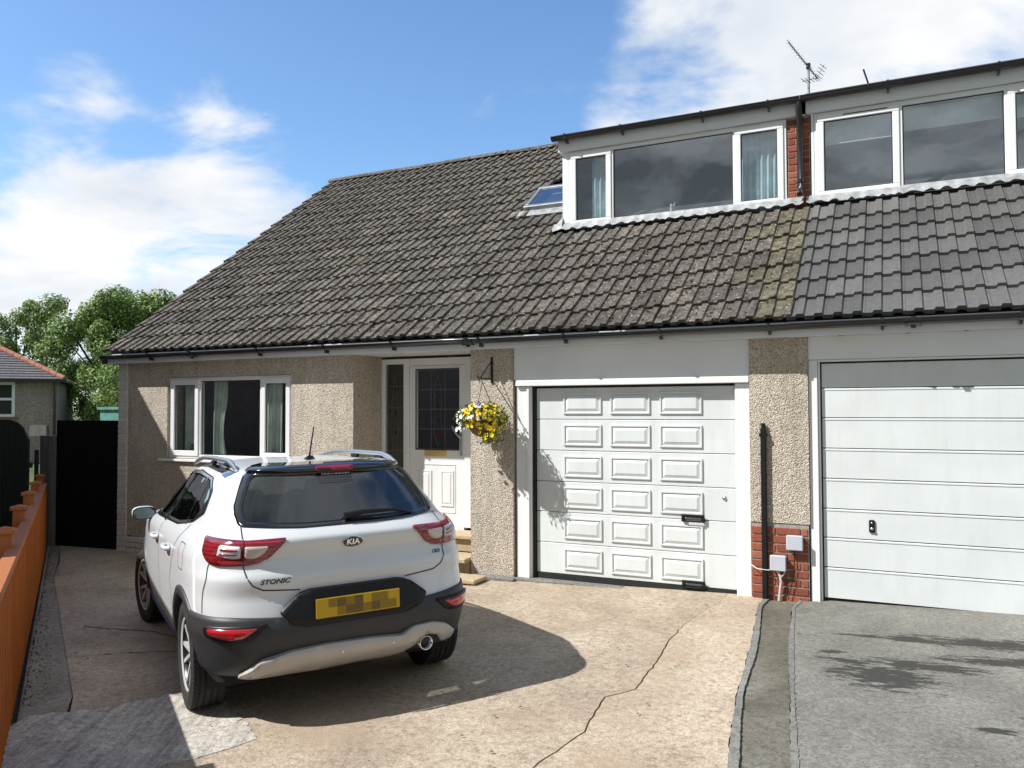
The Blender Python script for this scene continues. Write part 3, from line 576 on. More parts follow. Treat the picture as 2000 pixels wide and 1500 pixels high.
# porch steps in rough yellow stone
st = MB().box(-0.5, 0.5, 0, 0.3, 0, 1).build('step_stone', 'step_stone', house, bevel=0.008); first = True
def stone(x0, x1, y0, y1, z0, z1):
    global first
    me = MB().box(x0, x1, y0, y1, z0, z1).build('step_stone', 'step_stone', house, bevel=0.010); return me
bpy.data.objects.remove(st)
stone(-5.9, -5.26, 0.22, 0.578, 0.285, 0.335); stone(-5.25, -4.31, 0.22, 0.578, 0.285, 0.335)
for i, (a, b) in enumerate(((-5.9, -5.5), (-5.49, -5.05), (-5.04, -4.33))): stone(a, b, 0.27, 0.56, 0.135 + .0 * i, 0.28)
stone(-5.9, -5.15, -0.02, 0.262, 0.085, 0.135); stone(-5.14, -4.30, -0.12, 0.262, 0.085, 0.135)
for i, (a, b) in enumerate(((-5.88, -5.3), (-5.29, -4.8), (-4.79, -4.32))): stone(a, b, 0.03, 0.25, -0.08, 0.08)
stone(-5.6, -4.02, -0.42, -0.13, -0.06, -0.015)
box('cement_kerb', 'cement_edge', -4.25, -3.72, -0.10, -0.002, -0.09, -0.03, house, 0.01)
# soffit, fascia, gutter
box('soffit', 'painted_board', -10.05, -0.74, -0.14, 0.62, 2.451, 2.462, house)
box('fascia', 'painted_board', -10.08, -0.90, -0.165, -0.141, 2.440, 2.575, house)
def gutter(x0, x1, y, z, parent, brackets, joints, r=0.056):
    mb = MB(); prof = [(-r * math.cos(a), -r * math.sin(a)) for a in [i * math.pi / 10 for i in range(11)]]
    inner = [(p[0] * 0.92, p[1] * 0.92) for p in prof]
    ring = prof + inner[::-1]; n = len(ring)
    vs = [(x0, y + p[0], z + p[1]) for p in ring] + [(x1, y + p[0], z + p[1]) for p in ring]
    mb.add(vs, [(i, (i + 1) % n, n + (i + 1) % n, n + i) for i in range(n)], True)
    for x in (x0, x1): mb.add([(x, y + p[0], z + p[1]) for p in prof], [tuple(range(len(prof)))])
    mb.tube([(x0, y - r, z), (x1, y - r, z)], 0.007, 6)
    go = mb.build('gutter', 'gutter_black', parent, fix=True)
    bk = MB(); rr2 = r * 1.12; pp = [(-rr2 * math.cos(a), -rr2 * math.sin(a)) for a in [i * math.pi / 8 for i in range(9)]]
    vs = [(sx, y + p[0], z + p[1]) for sx in (-.014, .014) for p in pp] + [(sx, y + p[0] * .9, z + p[1] * .9) for sx in (-.014, .014) for p in pp]
    fs = [(i, i + 1, 9 + i + 1, 9 + i) for i in range(8)] + [(i, i + 1, 18 + i + 1, 18 + i) for i in range(8)] + [(9 + i, 9 + i + 1, 27 + i + 1, 27 + i) for i in range(8)]
    bk.add(vs, fs); bk.box(-.012, .012, y - rr2 - .012, y - rr2 + .012, z - .012, z + .014); bk.box(-.010, .010, y - .01, y + r + .02, z - rr2 - .028, z - rr2 + .004)
    first_b = bk.build('gutter_bracket', 'gutter_black', go); first_b.location.x = brackets[0]
    for b in brackets[1:]: o = link('gutter_bracket', first_b.data, go); o.location.x = b
    for j in joints:
        jm = MB(); r3 = r * 1.14; 
        for (w0, w1, q) in ((-.06, .06, 1.0), (-.065, -.04, 1.1), (.04, .065, 1.1)):
            pq = [(-r3 * q * math.cos(a), -r3 * q * math.sin(a)) for a in [i * math.pi / 8 for i in range(9)]]
            vs = [(j + sx, y + p[0], z + p[1]) for sx in (w0, w1) for p in pq]; jm.add(vs, [(i, i + 1, 9 + i + 1, 9 + i) for i in range(8)])
            jm.add([vs[i] for i in range(9)], [tuple(range(9))]); jm.add([vs[9 + i] for i in range(9)], [tuple(range(9))])
        jm.box(j - .02, j + .02, y - r3 - .02, y - r3 + .01, z - .02, z + .012); jm.box(j - .02, j + .02, y - .012, y + .012, z - r3 - .022, z - r3)
        jm.build('gutter_joint', 'gutter_black', go)
    return go
gutter(-10.12, -0.88, -0.222, 2.548, house, [-9.15, -7.20, -6.15, -5.18, -4.05, -3.06, -2.06, -1.04], [-8.36, -4.2], 0.052)
# hopper end hanging past the gable
MB().box(-10.15, -10.08, -0.2, 0.35, 2.44, 2.52).build('barge_end', 'gutter_black', house)

# garage front
gx0, gx1 = -3.53, -1.40
box('garage_frame', 'pvc_white', -3.745, -3.565, 0.035, 0.16, -0.06, 2.03, house, 0.006); box('garage_frame', 'pvc_white', -1.405, -1.264, 0.035, 0.16, -0.02, 2.03, house, 0.006)
box('garage_frame_bead', 'pvc_white', -3.61, -3.585, 0.018, 0.034, -0.05, 2.03, house)
box('garage_fascia', 'painted_board', -3.762, -1.264, 0.020, 0.16, 2.10, 2.449, house)
box('garage_head_trim', 'pvc_white', -3.735, -1.266, -0.004, 0.16, 2.034, 2.098, house, 0.004)
gd = thing('garage_door', None, None); del gd
gdo = MB(); 
for (a, b, c, d2) in ((gx0 - .033, gx0 - .004, -0.03, 2.032), (gx1 - .006, gx1 + .0, -0.03, 2.032)): gdo.box(a, b, 0.07, 0.15, c, d2)
gdo.box(gx0 - .004, gx1 - .006, 0.10, 0.15, 2.020, 2.032)
gdr = gdo.build('garage_door', 'rubber_black', house)
box('door_seal', 'rubber_black', gx0 - .004, gx1 - .006, 0.088, 0.15, -0.03, 0.024, gdr)
zs = [0.026, 0.355, 0.684, 1.010, 1.342, 1.675, 2.014]
for i in range(6):
    MB().box(gx0, gx1 - .008, 0.105, 0.14, zs[i] + .003, zs[i + 1] - .003).build('door_section', 'garage_white', gdr, bevel=0.004)
    zc = (zs[i] + zs[i + 1]) / 2
    for (a, b) in ((-3.215, -2.785), (-2.69, -2.262), (-2.165, -1.735)): raised(a, b, zc - .113, zc + .113, 0.105, 'garage_white', gdr, b1=0.018, b2=0.034, hgt=0.018)
def dhandle(cx, cz):
    h = MB(); h.box(cx - .115, cx + .115, 0.070, 0.082, cz + .008, cz + .035); h.box(cx - .115, cx - .085, 0.070, 0.1045, cz - .035, cz + .008); h.box(cx + .085, cx + .115, 0.070, 0.1045, cz - .035, cz + .008); h.box(cx - .085, cx + .085, 0.082, 0.1045, cz + .012, cz + .034); h.box(cx - .085, cx + .085, 0.06, 0.078, cz - .035, cz - .022)
    h.build('handle', 'black_plastic', gdr, bevel=0.003)
dhandle(-1.83, 0.700); dhandle(-1.83, 0.052)
MB().lathe([(0, 0.012), (0.016, 0.012), (0.020, 0), (0.022, 0)], 16, Matrix.Translation((-1.525, 0.105, 0.91)) @ Matrix.Rotation(R(90), 4, 'X')).build('lock', 'steel', gdr)
box('garage_sill', 'cement_edge', -3.74, -1.40, -0.045, 0.16, -0.10, -0.032, house, 0.006)
box('garage_interior', 'interior_dark', -3.7, -1.3, 0.161, 0.2, -0.03, 2.0, house)

# fixtures on the shared pillar
pp_ = thing('cable_guard', 'tall black cable guard fixed up the pebbledash pillar between the garages', 'cable guard', (-1.135, -0.005, 0))
MB().box(-0.024, 0.024, -0.05, 0.0, 0.0, 1.60).build('channel', 'black_plastic', pp_, bevel=0.006); MB().tube([(0, -.025, 1.60), (0, -.025, 1.645)], 0.02, 10).build('cap', 'black_plastic', pp_); MB().box(-0.034, 0.034, -0.054, -0.001, 1.52, 1.55).build('clip', 'black_plastic', pp_)
def meter(x0, x1, z0, z1, label):
    t = thing('utility_box', label, 'utility box', ((x0 + x1) / 2, -0.012, z0), group='utility boxes on the brick pillar base'); w = (x1 - x0) / 2; h = z1 - z0
    MB().box(-w + .006, w - .006, -0.045, 0.0, 0.006, h - .006).build('case', 'box_grey', t, bevel=0.006); MB().box(-w, w, -0.062, -0.0452, 0, h).build('lid', 'box_grey', t, bevel=0.008)
meter(-0.938, -0.790, 0.478, 0.618, 'square grey utility box, upper of the two, right on the brick pillar base')
meter(-1.085, -0.940, 0.278, 0.424, 'square grey utility box, lower of the two, with cables leaving below')
cb = thing('cables', 'grey and white cables running from the lower utility box down to the ground', 'cables', (-1.0, -0.03, 0))
MB().tube([(-.03, 0, .285), (0.0, -.012, .235), (0.01, -.01, .18), (0.0, -.008, .1), (-0.01, -.01, 0.0)], 0.013, 8).build('conduit', 'cable_grey', cb)
MB().tube([(.05, 0, .285), (0.035, -.012, .25), (0.01, -.012, .22)], 0.007, 6).build('cable', 'cable_grey', cb); MB().tube([(-.26, 0.018, .31), (-.2, -.03, .285), (-.1, -.034, .28), (-.05, 0, .30)], 0.004, 6).build('cable', 'ornament_white', cb)
MB().tube([(.13, 0.012, .47), (.125, 0.0, .3), (.10, 0.0, .15), (.07, 0.0, .02)], 0.004, 6).build('cable', 'black_plastic', cb)

# ------------------------------------------------------------------ roof of tiles
TW, TG, TL = 0.3205, 0.348, 0.395
def tile_mesh(name, mat, rnd=0.0, wear=0.0, seed=0):
    rr = random.Random(seed)
    us = [(0.0, 0.0), (0.012, 0.004), (0.022, 0.0), (0.074, 0.0), (0.090, 0.023), (0.146, 0.023), (0.160, 0.0), (0.232, 0.0), (0.248, 0.023), (0.306, 0.023), (0.3185, 0.001)]
    t = 0.038; vs = []; n = len(us)
    cuts = [0.0, 0.13, 0.26, TL] if wear else [0.0, TL]
    for k, v in enumerate(cuts):
        for (uu, h) in us:
            j = wear if 0 < k < len(cuts) - 1 or k == 0 else 0
            vs.append((uu, v + (rr.uniform(-j, j) * 1.4 if k == 0 else 0), h + t + rr.uniform(-j, j) * .6))
    m0 = len(vs)
    for (uu, h) in us: vs.append((uu, 0.004, h - 0.002))
    fs = []
    for k in range(len(cuts) - 1): fs += [(k * n + i, k * n + i + 1, (k + 1) * n + i + 1, (k + 1) * n + i) for i in range(n - 1)]
    fs += [(m0 + i, m0 + i + 1, i + 1, i) for i in range(n - 1)] + [(m0, 0, (len(cuts) - 1) * n), (m0 + n - 1, (len(cuts)) * n - 1, n - 1)]
    return MB().add(vs, fs).mesh(name, mat)
old_meshes = [tile_mesh('roof_tile', 'tile_old', wear=0.004, seed=s) for s in range(6)]
mossy_meshes = [tile_mesh('roof_tile', 'tile_mossy', wear=0.005, seed=s) for s in range(3)]
new_mesh = tile_mesh('roof_tile', 'tile_new')
slope_ang = math.atan2(RZ - EZ, RY - EY); tilt = 0.086
def tile_mx(x, s, yaw=0.0, lift=0.0):
    y = EY - 0.02 + s * math.cos(slope_ang); z = EZ - 0.012 + s * math.sin(slope_ang)
    return Matrix.Translation((x, y - lift * math.sin(slope_ang), z + lift * math.cos(slope_ang))) @ Matrix.Rotation(slope_ang - tilt, 4, 'X') @ Matrix.Rotation(yaw, 4, 'Z')
# roof deck under the tiles
rd = MB(); 
def deck(x0, x1, parent):
    th = 0.05; a = MB()
    a.prism([(EY + .03, EZ - 0.035), (RY, RZ - 0.075), (2 * RY - EY, EZ - 0.06), (2 * RY - EY, EZ - .11), (RY, RZ - .13), (EY + .03, EZ - .075)], x0, x1, 'x'); return a.build('roof', 'shingle_sheet', parent)
roof = deck(-10.10, -0.915, house)
# tiles on the back slope are not seen: a plain sheet covers it
DX0 = -3.96; DYF = 1.945                       # dormer front and left cheek
def hidden(x, s):
    y = EY + s * math.cos(slope_ang); z = EZ + s * math.sin(slope_ang)
    if x + TW * .5 > DX0 + 0.02 and y > DYF - 0.16: return z < 5.33
    if -4.86 < x + TW * .3 and x < -4.05 and 2.30 < y + 0.12 and y < 3.20: return True
    return False
NR = 18; cands = []
s0_tot = math.hypot(RY - EY, RZ - EZ)
x_left = -10.14
for r in range(NR):
    s = r * TG
    ncol = 29
    for c in range(ncol):
        x = x_left + c * TW
        if x > -1.0: continue
        if hidden(x, s): continue
        y = EY + s * math.cos(slope_ang); z = EZ + s * math.sin(slope_ang)
        dist = math.sqrt(x * x + (y + 7.8) ** 2 + (z - 1.8) ** 2)
        cands.append((dist, x, s, c, r))
cands.sort()
stuff = MB()
for i, (dist, x, s, c, r) in enumerate(cands):
    rr = random.Random(c * 100 + r)
    mossy = (x > -1.36) or (x > -1.7 and rr.random() < .35) or (rr.random() < 0.006)
    meshes = mossy_meshes if mossy else old_meshes
    me = meshes[rr.randrange(len(meshes))]
    mxt = tile_mx(x + rr.uniform(-.004, .004), s + rr.uniform(-.013, .013), rr.uniform(-.018, .018), rr.uniform(0, .007) + 0.0005 * (c % 2))
    if i < 300: o = link('roof_tile', me, roof); o.matrix_local = mxt
    else:
        vs = [mxt @ v.co for v in me.vertices]; stuff.add(vs, [tuple(p.vertices) for p in me.polygons])
tag(stuff.build('roof_tiles', 'tile_old', roof, fix=False), kind='stuff')
# ridge tiles
rt = MB(); 
vs = []
for x in (0, 0.44):
    for k in range(7): a = math.pi * k / 6; vs.append((x, -0.125 * math.cos(a), 0.085 * math.sin(a)))
rt.add(vs, [(i, i + 1, 8 + i, 7 + i) for i in range(6)], True); rt.add([vs[i] for i in range(7)], [tuple(range(7))]); rt.add([vs[7 + i] for i in range(7)], [tuple(range(7))])
rt0 = rt.build('ridge_tile', 'tile_old', roof)
for k in range(21):
    o = rt0 if k == 0 else link('ridge_tile', rt0.data, roof); o.location = (-10.14 + k * 0.442, RY, RZ - 0.015 + random.uniform(-.008, .008)); o.rotation_euler = (0, random.uniform(-.012, .012), random.uniform(-.02, .02))
# moss and lichen clumps on the lower roof
for (nm, mat, N, smin, smax) in (('moss', 'moss', 1500, .008, .022), ('lichen', 'lichen', 420, .006, .014)):
    mm = MB()
    for i in range(N):
        x = -10 + 9 * random.random() ** 0.7; s = 6.1 * random.random() ** (1.6 if nm == 'moss' else 1.0)
        if hidden(x, s) or hidden(x - .3, s): continue
        sz = random.uniform(smin, smax); mxt = tile_mx(x, s, 0, 0.030 + sz * .2)
        cs = [(sz, 0, 0), (0, sz, 0), (-sz, 0, 0), (0, -sz, 0), (0, 0, sz * .9), (0, 0, -sz * .5)]; cs = [mxt @ Vector([q * random.uniform(.6, 1.3) for q in cc]) for cc in cs]
        mm.add(cs, [(0, 1, 4), (1, 2, 4), (2, 3, 4), (3, 0, 4), (1, 0, 5), (2, 1, 5), (3, 2, 5), (0, 3, 5)])
    tag(mm.build(nm, mat, roof, fix=False), kind='stuff')

# roof window left of the dormer
sk_mx = Matrix.Translation((-4.80, 2.53, rz(2.53) + 0.02)) @ Matrix.Rotation(slope_ang, 4, 'X')
kf = MB()
for (a, b, c, d2) in ((0, .86, -.0, .07), (0, .86, .68, .75), (0, .07, .07, .68), (.79, .86, .07, .68)): kf.box(a, b, c, d2, -.02, .085, sk_mx)
sky_w = kf.build('roof_window', 'aluminium_dull', roof, bevel=0.008)
MB().box(-.16, 1.0, -.20, -.0, 0.0, .022, sk_mx).build('flashing_apron', 'lead_flashing', roof)
MB().add([sk_mx @ Vector(v) for v in ((.07, .07, .07), (.79, .07, .07), (.79, .68, .07), (.07, .68, .07))], [(0, 1, 2, 3)]).build('roof_pane', 'dormer_glass', roof, fix=False)
MB().box(.02, .84, .02, .73, -.1, -.06, sk_mx).build('roof_window_well', 'interior_dark', roof)

# ------------------------------------------------------------------ dormer
DZ0, DZT = 4.175, 5.30
dm = box('dormer', 'painted_board', DX0, DX0 + 0.09, DYF + .002, DYF + 0.12, DZ0 + .01, 5.20, house)
window('window_frame', dm, -3.868, -1.118, 4.165, 5.19, DYF, [-3.275, -1.715], 'dormer_glass', [True, False, True], fw=0.05)
ck_ = MB(); ck_.prism([(DYF + .122, rz(DYF + .122) - .05), (3.7, 5.19), (DYF + .122, 5.19)], DX0 + .005, DX0 + .07, 'x'); ck_.build('cheek', 'shingle_sheet', dm)
box('dormer_fascia', 'painted_board', DX0 - 0.04, -0.98, DYF - 0.05, DYF - .026, 5.195, 5.345, dm)
box('dormer_soffit', 'painted_board', DX0 - 0.04, -0.90, DYF - 0.026, DYF + .13, 5.195, 5.207, dm)
box('dormer_roof', 'shingle_sheet', DX0 - 0.06, -0.90, DYF - 0.08, 4.2, 5.348, 5.42, dm)
box('dormer_side_board', 'painted_board', DX0 - 0.045, DX0 - .02, DYF - 0.0255, 3.75, 5.20, 5.345, dm)
gutter(DX0 - 0.10, -0.955, DYF - 0.115, 5.375, dm, [DX0 + .1, -3.10, -2.08, -1.3], [], 0.055)
box('dormer_backing', 'interior_dark', DX0 + .10, -0.95, 4.6, 4.65, 3.9, 5.19, dm); box('dormer_ceiling', 'interior_wall', DX0 + .10, -0.95, DYF + .14, 4.6, 5.15, 5.19, dm); box('dormer_partition', 'interior_dark', -1.06, -1.02, DYF + .12, 4.6, 3.9, 5.15, dm); box('dormer_floor', 'interior_dark', DX0 + .1, -1.06, DYF + .14, 4.6, 3.7, 3.75, dm)
# lead apron flashing dressed over the tiles
def apron(x0, x1, y, parent, seed):
    rr = random.Random(seed); n = int((x1 - x0) / 0.04); top, bot = [], []
    for i in range(n + 1):
        x = x0 + (x1 - x0) * i / n; ph = ((x - x_left) % 0.160) / 0.160; hh = 0.022 if 0.5 < ph < 0.95 else 0.0
        top.append((x, y, rz(y) + 0.085)); yb = y - 0.085 - rr.uniform(0, .03); bot.append((x, yb, rz(yb) + 0.043 + hh + rr.uniform(0, .006)))
    vs = top + bot; MB().add(vs, [(n + 1 + i, n + 2 + i, i + 1, i) for i in range(n)], True).build('lead_flashing', 'lead_flashing', parent, fix=False)
apron(DX0 - 0.12, -0.93, DYF - .001, dm, 4)
MB().add([(DX0 - .13, DYF - .14, rz(DYF - .14) + .05), (DX0 + .02, DYF - .10, rz(DYF - .1) + .06), (DX0 + .004, DYF + .0, 4.33), (DX0 + .0, DYF + .5, rz(DYF + .5) + .10), (DX0 - .10, DYF + .4, rz(DYF + .4) + .05)], [(0, 1, 2, 4), (4, 2, 3)]).build('corner_flashing', 'lead_flashing', dm, fix=False)
curtain('curtain', 'curtain_blue', 'pale blue curtain hanging in the narrow left pane of the bungalow dormer', -3.60, -3.30, DYF + .16, 4.2, 5.1, 4, 0.025)
curtain('curtain', 'curtain_blue', 'pale blue curtains drawn across the right pane of the bungalow dormer', -1.68, -1.18, DYF + .16, 4.2, 5.1, 7, 0.03)
orn = MB(); orn.lathe([(0, 0), (.032, 0), (.030, .03), (.018, .06), (.022, .085), (.014, .105), (.02, .12), (.015, .14), (0, .15)], 12, Matrix.Translation((-2.52, DYF + .10, 4.222)))
orn.add([(-2.50, DYF + .10, 4.35), (-2.47, DYF + .1, 4.40), (-2.485, DYF + .1, 4.33)], [(0, 1, 2)])
tag(orn.build('ornament', 'ornament_white'), 'small white figurine standing on the inner sill of the bungalow dormer', 'ornament')
# brick pier between the dormers
box('pier_mortar', 'mortar', -1.105, -0.86, DYF + .016, DYF + .25, 4.05, 5.21, dm)
pb = MB().box(0, 0.120, 0, 0.10, 0, 0.064).build('brick', 'brick_red', dm, bevel=0.004); ph_ = None
for r in range(14):
    z = 4.10 + r * 0.0775
    for (dx, sx) in (((0, 1), (0.13, 0.90)) if r % 2 else ((0, 0.62), (0.084, 1.28))):
        o = pb if (r == 0 and dx == 0) else link('brick', pb.data, dm); o.location = (-1.102 + dx, DYF + .008 + random.uniform(-.002, .002), z); o.scale.x = sx
# downpipe
dpp = MB(); yq = DYF - .05
dpp.tube([(-0.965, DYF - .115, 5.33), (-0.965, DYF - .115, 5.24), (-0.965, yq, 5.12), (-0.965, yq, 4.36), (-0.965, yq - .03, 4.30), (-0.965, yq - .07, 4.25)], 0.034, 12)
dpo = dpp.build('downpipe', 'gutter_black', dm)
for z in (5.15, 4.42): MB().tube([(-0.965, yq, z - .02), (-0.965, yq, z + .02)], 0.041, 12).build('pipe_collar', 'gutter_black', dm)

# ------------------------------------------------------------------ neighbouring half
nb = thing('neighbour_house', 'attached right-hand house with clean grey roof tiles and wide ribbed white garage door', 'house')
roof2 = deck(-0.905, 6.6, nb)
cands = []
for r in range(NR):
    for c in range(24):
        x = -0.895 + c * TW; s = r * TG + .004; y = EY + s * math.cos(slope_ang)
        if y > DYF - 0.16 or x > 3.2: continue
        cands.append((x, s))
for (x, s) in cands: o = link('roof_tile', new_mesh, roof2); o.matrix_local = tile_mx(x, s, random.uniform(-.003, .003), 0.0)
box('neighbour_wall', 'pebbledash', 2.35, 6.4, 0, 0.27, -0.05, 2.45, nb); box('party_lead', 'rubber_black', -0.912, -0.898, EY, EY + .03, 2.55, 2.57, nb)
box('soffit', 'painted_board', -0.738, 6.4, -0.14, 0.5, 2.451, 2.462, nb); box('fascia', 'painted_board', -0.898, 6.5, -0.167, -0.143, 2.438, 2.577, nb)
gutter(-0.878, 6.5, -0.224, 2.552, nb, [-0.10, 0.92, 1.95, 2.95, 3.95], [0.14], 0.053)
for x in (-0.45, 0.1, 0.55): MB().lathe([(0, 0), (.022, 0), (.025, .004), (0, .004)], 14, Matrix.Translation((x, 0.03, 2.446))).build('soffit_vent', 'black_plastic', nb)
box('garage_fascia', 'painted_board', -0.733, 2.35, 0.018, 0.16, 2.235, 2.449, nb)
f2 = MB(); f2.box(-0.733, -0.655, 0.025, 0.16, 0, 2.232); f2.box(-0.653, -0.636, 0.045, 0.16, 0, 2.215); f2.box(-0.655, 2.35, 0.025, 0.16, 2.2155, 2.2325); f2.box(2.02, 2.35, 0.025, 0.16, 0, 2.2150); f2.build('garage_frame', 'pvc_white', nb, bevel=0.004)
gd2 = box('garage_door', 'rubber_black', -0.634, 2.018, 0.105, 0.15, 0.0, 2.213, nb)
z2 = [0.045, 0.328, 0.600, 0.866, 1.142, 1.420, 1.700, 1.975, 2.205]
for i in range(8):
    a, b = z2[i], z2[i + 1]
    prof = [(0.1049, a), (0.085, a + .004), (0.085, b - .026), (0.080, b - .022), (0.080, b - .010), (0.086, b - .006), (0.1049, b - .005)]
    MB().prism([(y, z) for y, z in prof], -0.622, 2.015, 'x').build('door_section', 'garage_white', gd2)
hz = MB(); hz.box(-0.242, -0.192, 0.066, 0.0845, 0.665, 0.780); h2 = hz.build('handle', 'black_plastic', gd2, bevel=0.010, seg=2)
MB().lathe([(0, .012), (.013, .012), (.015, 0)], 12, Matrix.Translation((-0.217, 0.066, 0.70)) @ Matrix.Rotation(R(90), 4, 'X')).build('lock', 'steel', gd2); MB().lathe([(0, .004), (.007, .004), (.008, 0)], 12, Matrix.Translation((-0.217, 0.066, 0.752)) @ Matrix.Rotation(R(90), 4, 'X')).build('keyhole', 'steel', gd2)
box('neighbour_gable', 'pebbledash', 6.2, 6.4, 0.27, 9.6, -0.05, 2.45, nb)
# neighbour's dormer
dm2 = box('dormer', 'painted_board', -0.845, -0.815, DYF + .002, DYF + .12, 4.15, 5.25, nb)
window('window_frame', dm2, -0.812, 3.2, 4.175, 5.20, DYF + .002, [0.085, 1.10, 2.2], 'dormer_glass', [True, False, True, False], fw=0.055)
box('vent_slot', 'black_plastic', -0.50, -0.04, DYF - .018, DYF - .0145, 5.135, 5.145, dm2)
box('dormer_fascia', 'painted_board', -0.895, 3.4, DYF - 0.05, DYF - .026, 5.205, 5.345, dm2); box('dormer_roof', 'shingle_sheet', -0.895, 3.4, DYF - 0.08, 4.2, 5.35, 5.425, dm2); box('dormer_soffit', 'painted_board', -0.895, 3.4, DYF - 0.0255, DYF + .13, 5.205, 5.215, dm2)
gutter(-0.945, 3.4, DYF - 0.115, 5.377, dm2, [-0.03, 1.02, 2.0, 3.0], [], 0.055)
box('dormer_backing', 'interior_dark', -0.8, 3.3, 4.6, 4.65, 3.9, 5.20, dm2); box('dormer_ceiling', 'interior_wall', -0.8, 3.3, DYF + .14, 4.6, 5.16, 5.20, dm2); box('dormer_floor', 'interior_dark', -.84, 3.3, DYF + .14, 4.6, 3.7, 3.75, dm2); box('dormer_partition', 'interior_dark', -0.86, -.83, DYF + .26, 4.6, 3.9, 5.15, dm2)
for (a, b, z, lb) in ((-0.74, 0.03, 4.86, 'grey roller blind half lowered behind the narrow pane beside the brick pier'), (0.13, 1.07, 4.90, 'grey roller blind half lowered behind the wide pane of the right dormer'), (1.14, 2.15, 4.88, 'grey roller blind behind the cut-off pane at the right edge of the right dormer')):
    t = thing('roller_blind', lb, 'blind', ((a + b) / 2, DYF + .14, z), group='roller blinds in the right dormer'); w = (b - a) / 2
    MB().box(-w, w, -.001, .001, 0, 5.14 - z).build('blind_sheet', 'blind_fabric', t); MB().tube([(-w, 0, 0), (w, 0, 0)], .009, 8).build('bottom_bar', 'pvc_white', t)
apron(-0.90, 3.3, DYF - .001, dm2, 6)

# ------------------------------------------------------------------ aerials
ae = thing('television_aerial', 'comb-like television aerial on a mast above the brick pier, tilted boom', 'aerial', (-1.15, 5.2, 6.2))
MB().tube([(0, 0, -0.3), (0, 0, .92)], 0.018, 8).build('mast', 'aluminium_dull', ae)
bm_ = MB(); A0, A1 = Vector((-0.29, 0, 1.34)), Vector((0.13, 0, .68)); bm_.tube([A0, A1], 0.013, 6); boom = bm_.build('boom', 'aluminium_dull', ae)
nvx = (A1 - A0).normalized(); side_ = Vector((0.25, 0.95, 0.05)).normalized()
e0 = None
for k in range(13):
    p = A0 + (A1 - A0) * (k / 12.0); L = 0.085 + 0.045 * (k / 12)
    MB().tube([p - side_ * L + Vector((0, 0, .02)), p + side_ * L], 0.005, 5).build('element', 'aluminium_dull', ae)
    MB().tube([p - Vector((-nvx.z, 0, nvx.x)) * .035, p + Vector((-nvx.z, 0, nvx.x)) * .035], 0.005, 5).build('element', 'aluminium_dull', ae)
for s in (-1, 1):
    rm = MB(); pc = A0 + (A1 - A0) * 0.98; up = Vector((-nvx.z, 0, nvx.x)) * s
    for j in range(4): rm.tube([pc + up * (.03 + .045 * j) + nvx * (-.03 * j) - side_ * .14, pc + up * (.03 + .045 * j) + nvx * (-.03 * j) + side_ * .14], .005, 5)
    rm.tube([pc, pc + up * .19 - nvx * .1], .007, 5); rm.build('reflector', 'aluminium_dull', ae)
MB().box(-.03, .03, -.03, .03, .86, .94).build('clamp', 'black_plastic', ae)
a2 = thing('spare_aerial', 'short dark leaning rod rising behind the right dormer roof edge', 'aerial', (-0.27, 5.2, 6.2))
MB().tube([(0.04, 0, .2), (-0.10, 0, .70)], 0.014, 6).build('rod', 'black_plastic', a2); MB().tube([(0.04, 0, -.3), (0.04, 0, .43)], 0.016, 6).build('mast', 'aluminium_dull', a2)
# ridge part of both roofs behind the dormers is their roof deck

# ------------------------------------------------------------------ hanging basket
bk = thing('basket_bracket', 'black wrought iron wall bracket above the flower basket', 'bracket', (-4.02, -0.004, 2.12))
MB().box(-.012, .012, -.012, 0, -.05, .24).build('wall_plate', 'black_plastic', bk, bevel=0.002)
MB().tube([(0, -.01, 0), (0, -.31, 0), (0, -.33, .012), (0, -.335, .03)], .007, 6).build('arm', 'black_plastic', bk); MB().tube([(0, -.01, .19), (0, -.12, .12), (0, -.27, .005)], .006, 6).build('brace', 'black_plastic', bk); MB().tube([(0, -.30, 0), (0, -.305, -.03), (0, -.295, -.045)], .005, 6).build('hook', 'black_plastic', bk)
BC = Vector((-3.985, -0.30, 1.68))
hb_ = thing('hanging_basket', 'hanging basket of yellow, white and purple pansies beside the front door', 'hanging basket', BC)
MB().lathe([(0.0, -0.19), (.05, -.185), (.11, -.15), (.15, -.09), (.17, -.02), (.17, 0), (.155, 0), (0, -.01)], 20).build('bowl', 'wicker', hb_)
for k in range(3):
    a = 2 * math.pi * k / 3 + .5; MB().tube([(.165 * math.cos(a), .165 * math.sin(a), 0), (0, 0, .40)], .004, 5).build('chain', 'black_plastic', hb_)
MB().tube([(0, 0, .385), (0, 0, .41)], .006, 6).build('chain_ring', 'steel', hb_)
lv = MB()
def basket_pt(rr):
    a = rr.uniform(0, 6.283); el = math.asin(max(-1, min(1, rr.uniform(-0.62, 1.0)))); R_ = 0.235 + rr.uniform(-.02, .02)
    return Vector((R_ * 1.14 * math.cos(el) * math.cos(a), R_ * math.cos(el) * math.sin(a), R_ * 0.66 * math.sin(el) + 0.015)), a, el
rrb = random.Random(11)
for i in range(2600):
    p, a, el = basket_pt(rrb); p = p * rrb.uniform(.6, 1.1)
    if rrb.random() < .12: p = Vector((rrb.uniform(.02, .22), rrb.uniform(-.2, .1), rrb.uniform(-.26, -.1)))
    s = rrb.uniform(.010, .02); n = Vector((rrb.uniform(-1, 1), rrb.uniform(-1, 1), rrb.uniform(-.2, 1))).normalized(); t = n.cross(Vector((rrb.uniform(-1, 1), rrb.uniform(-1, 1), .3))).normalized(); b2 = n.cross(t)
    lv.add([p - t * s, p + b2 * s * .5, p + t * s * 1.1, p - b2 * s * .5], [(0, 1, 2, 3)])
tag(lv.build('foliage', 'leaf_basket', hb_, fix=False), kind='stuff')
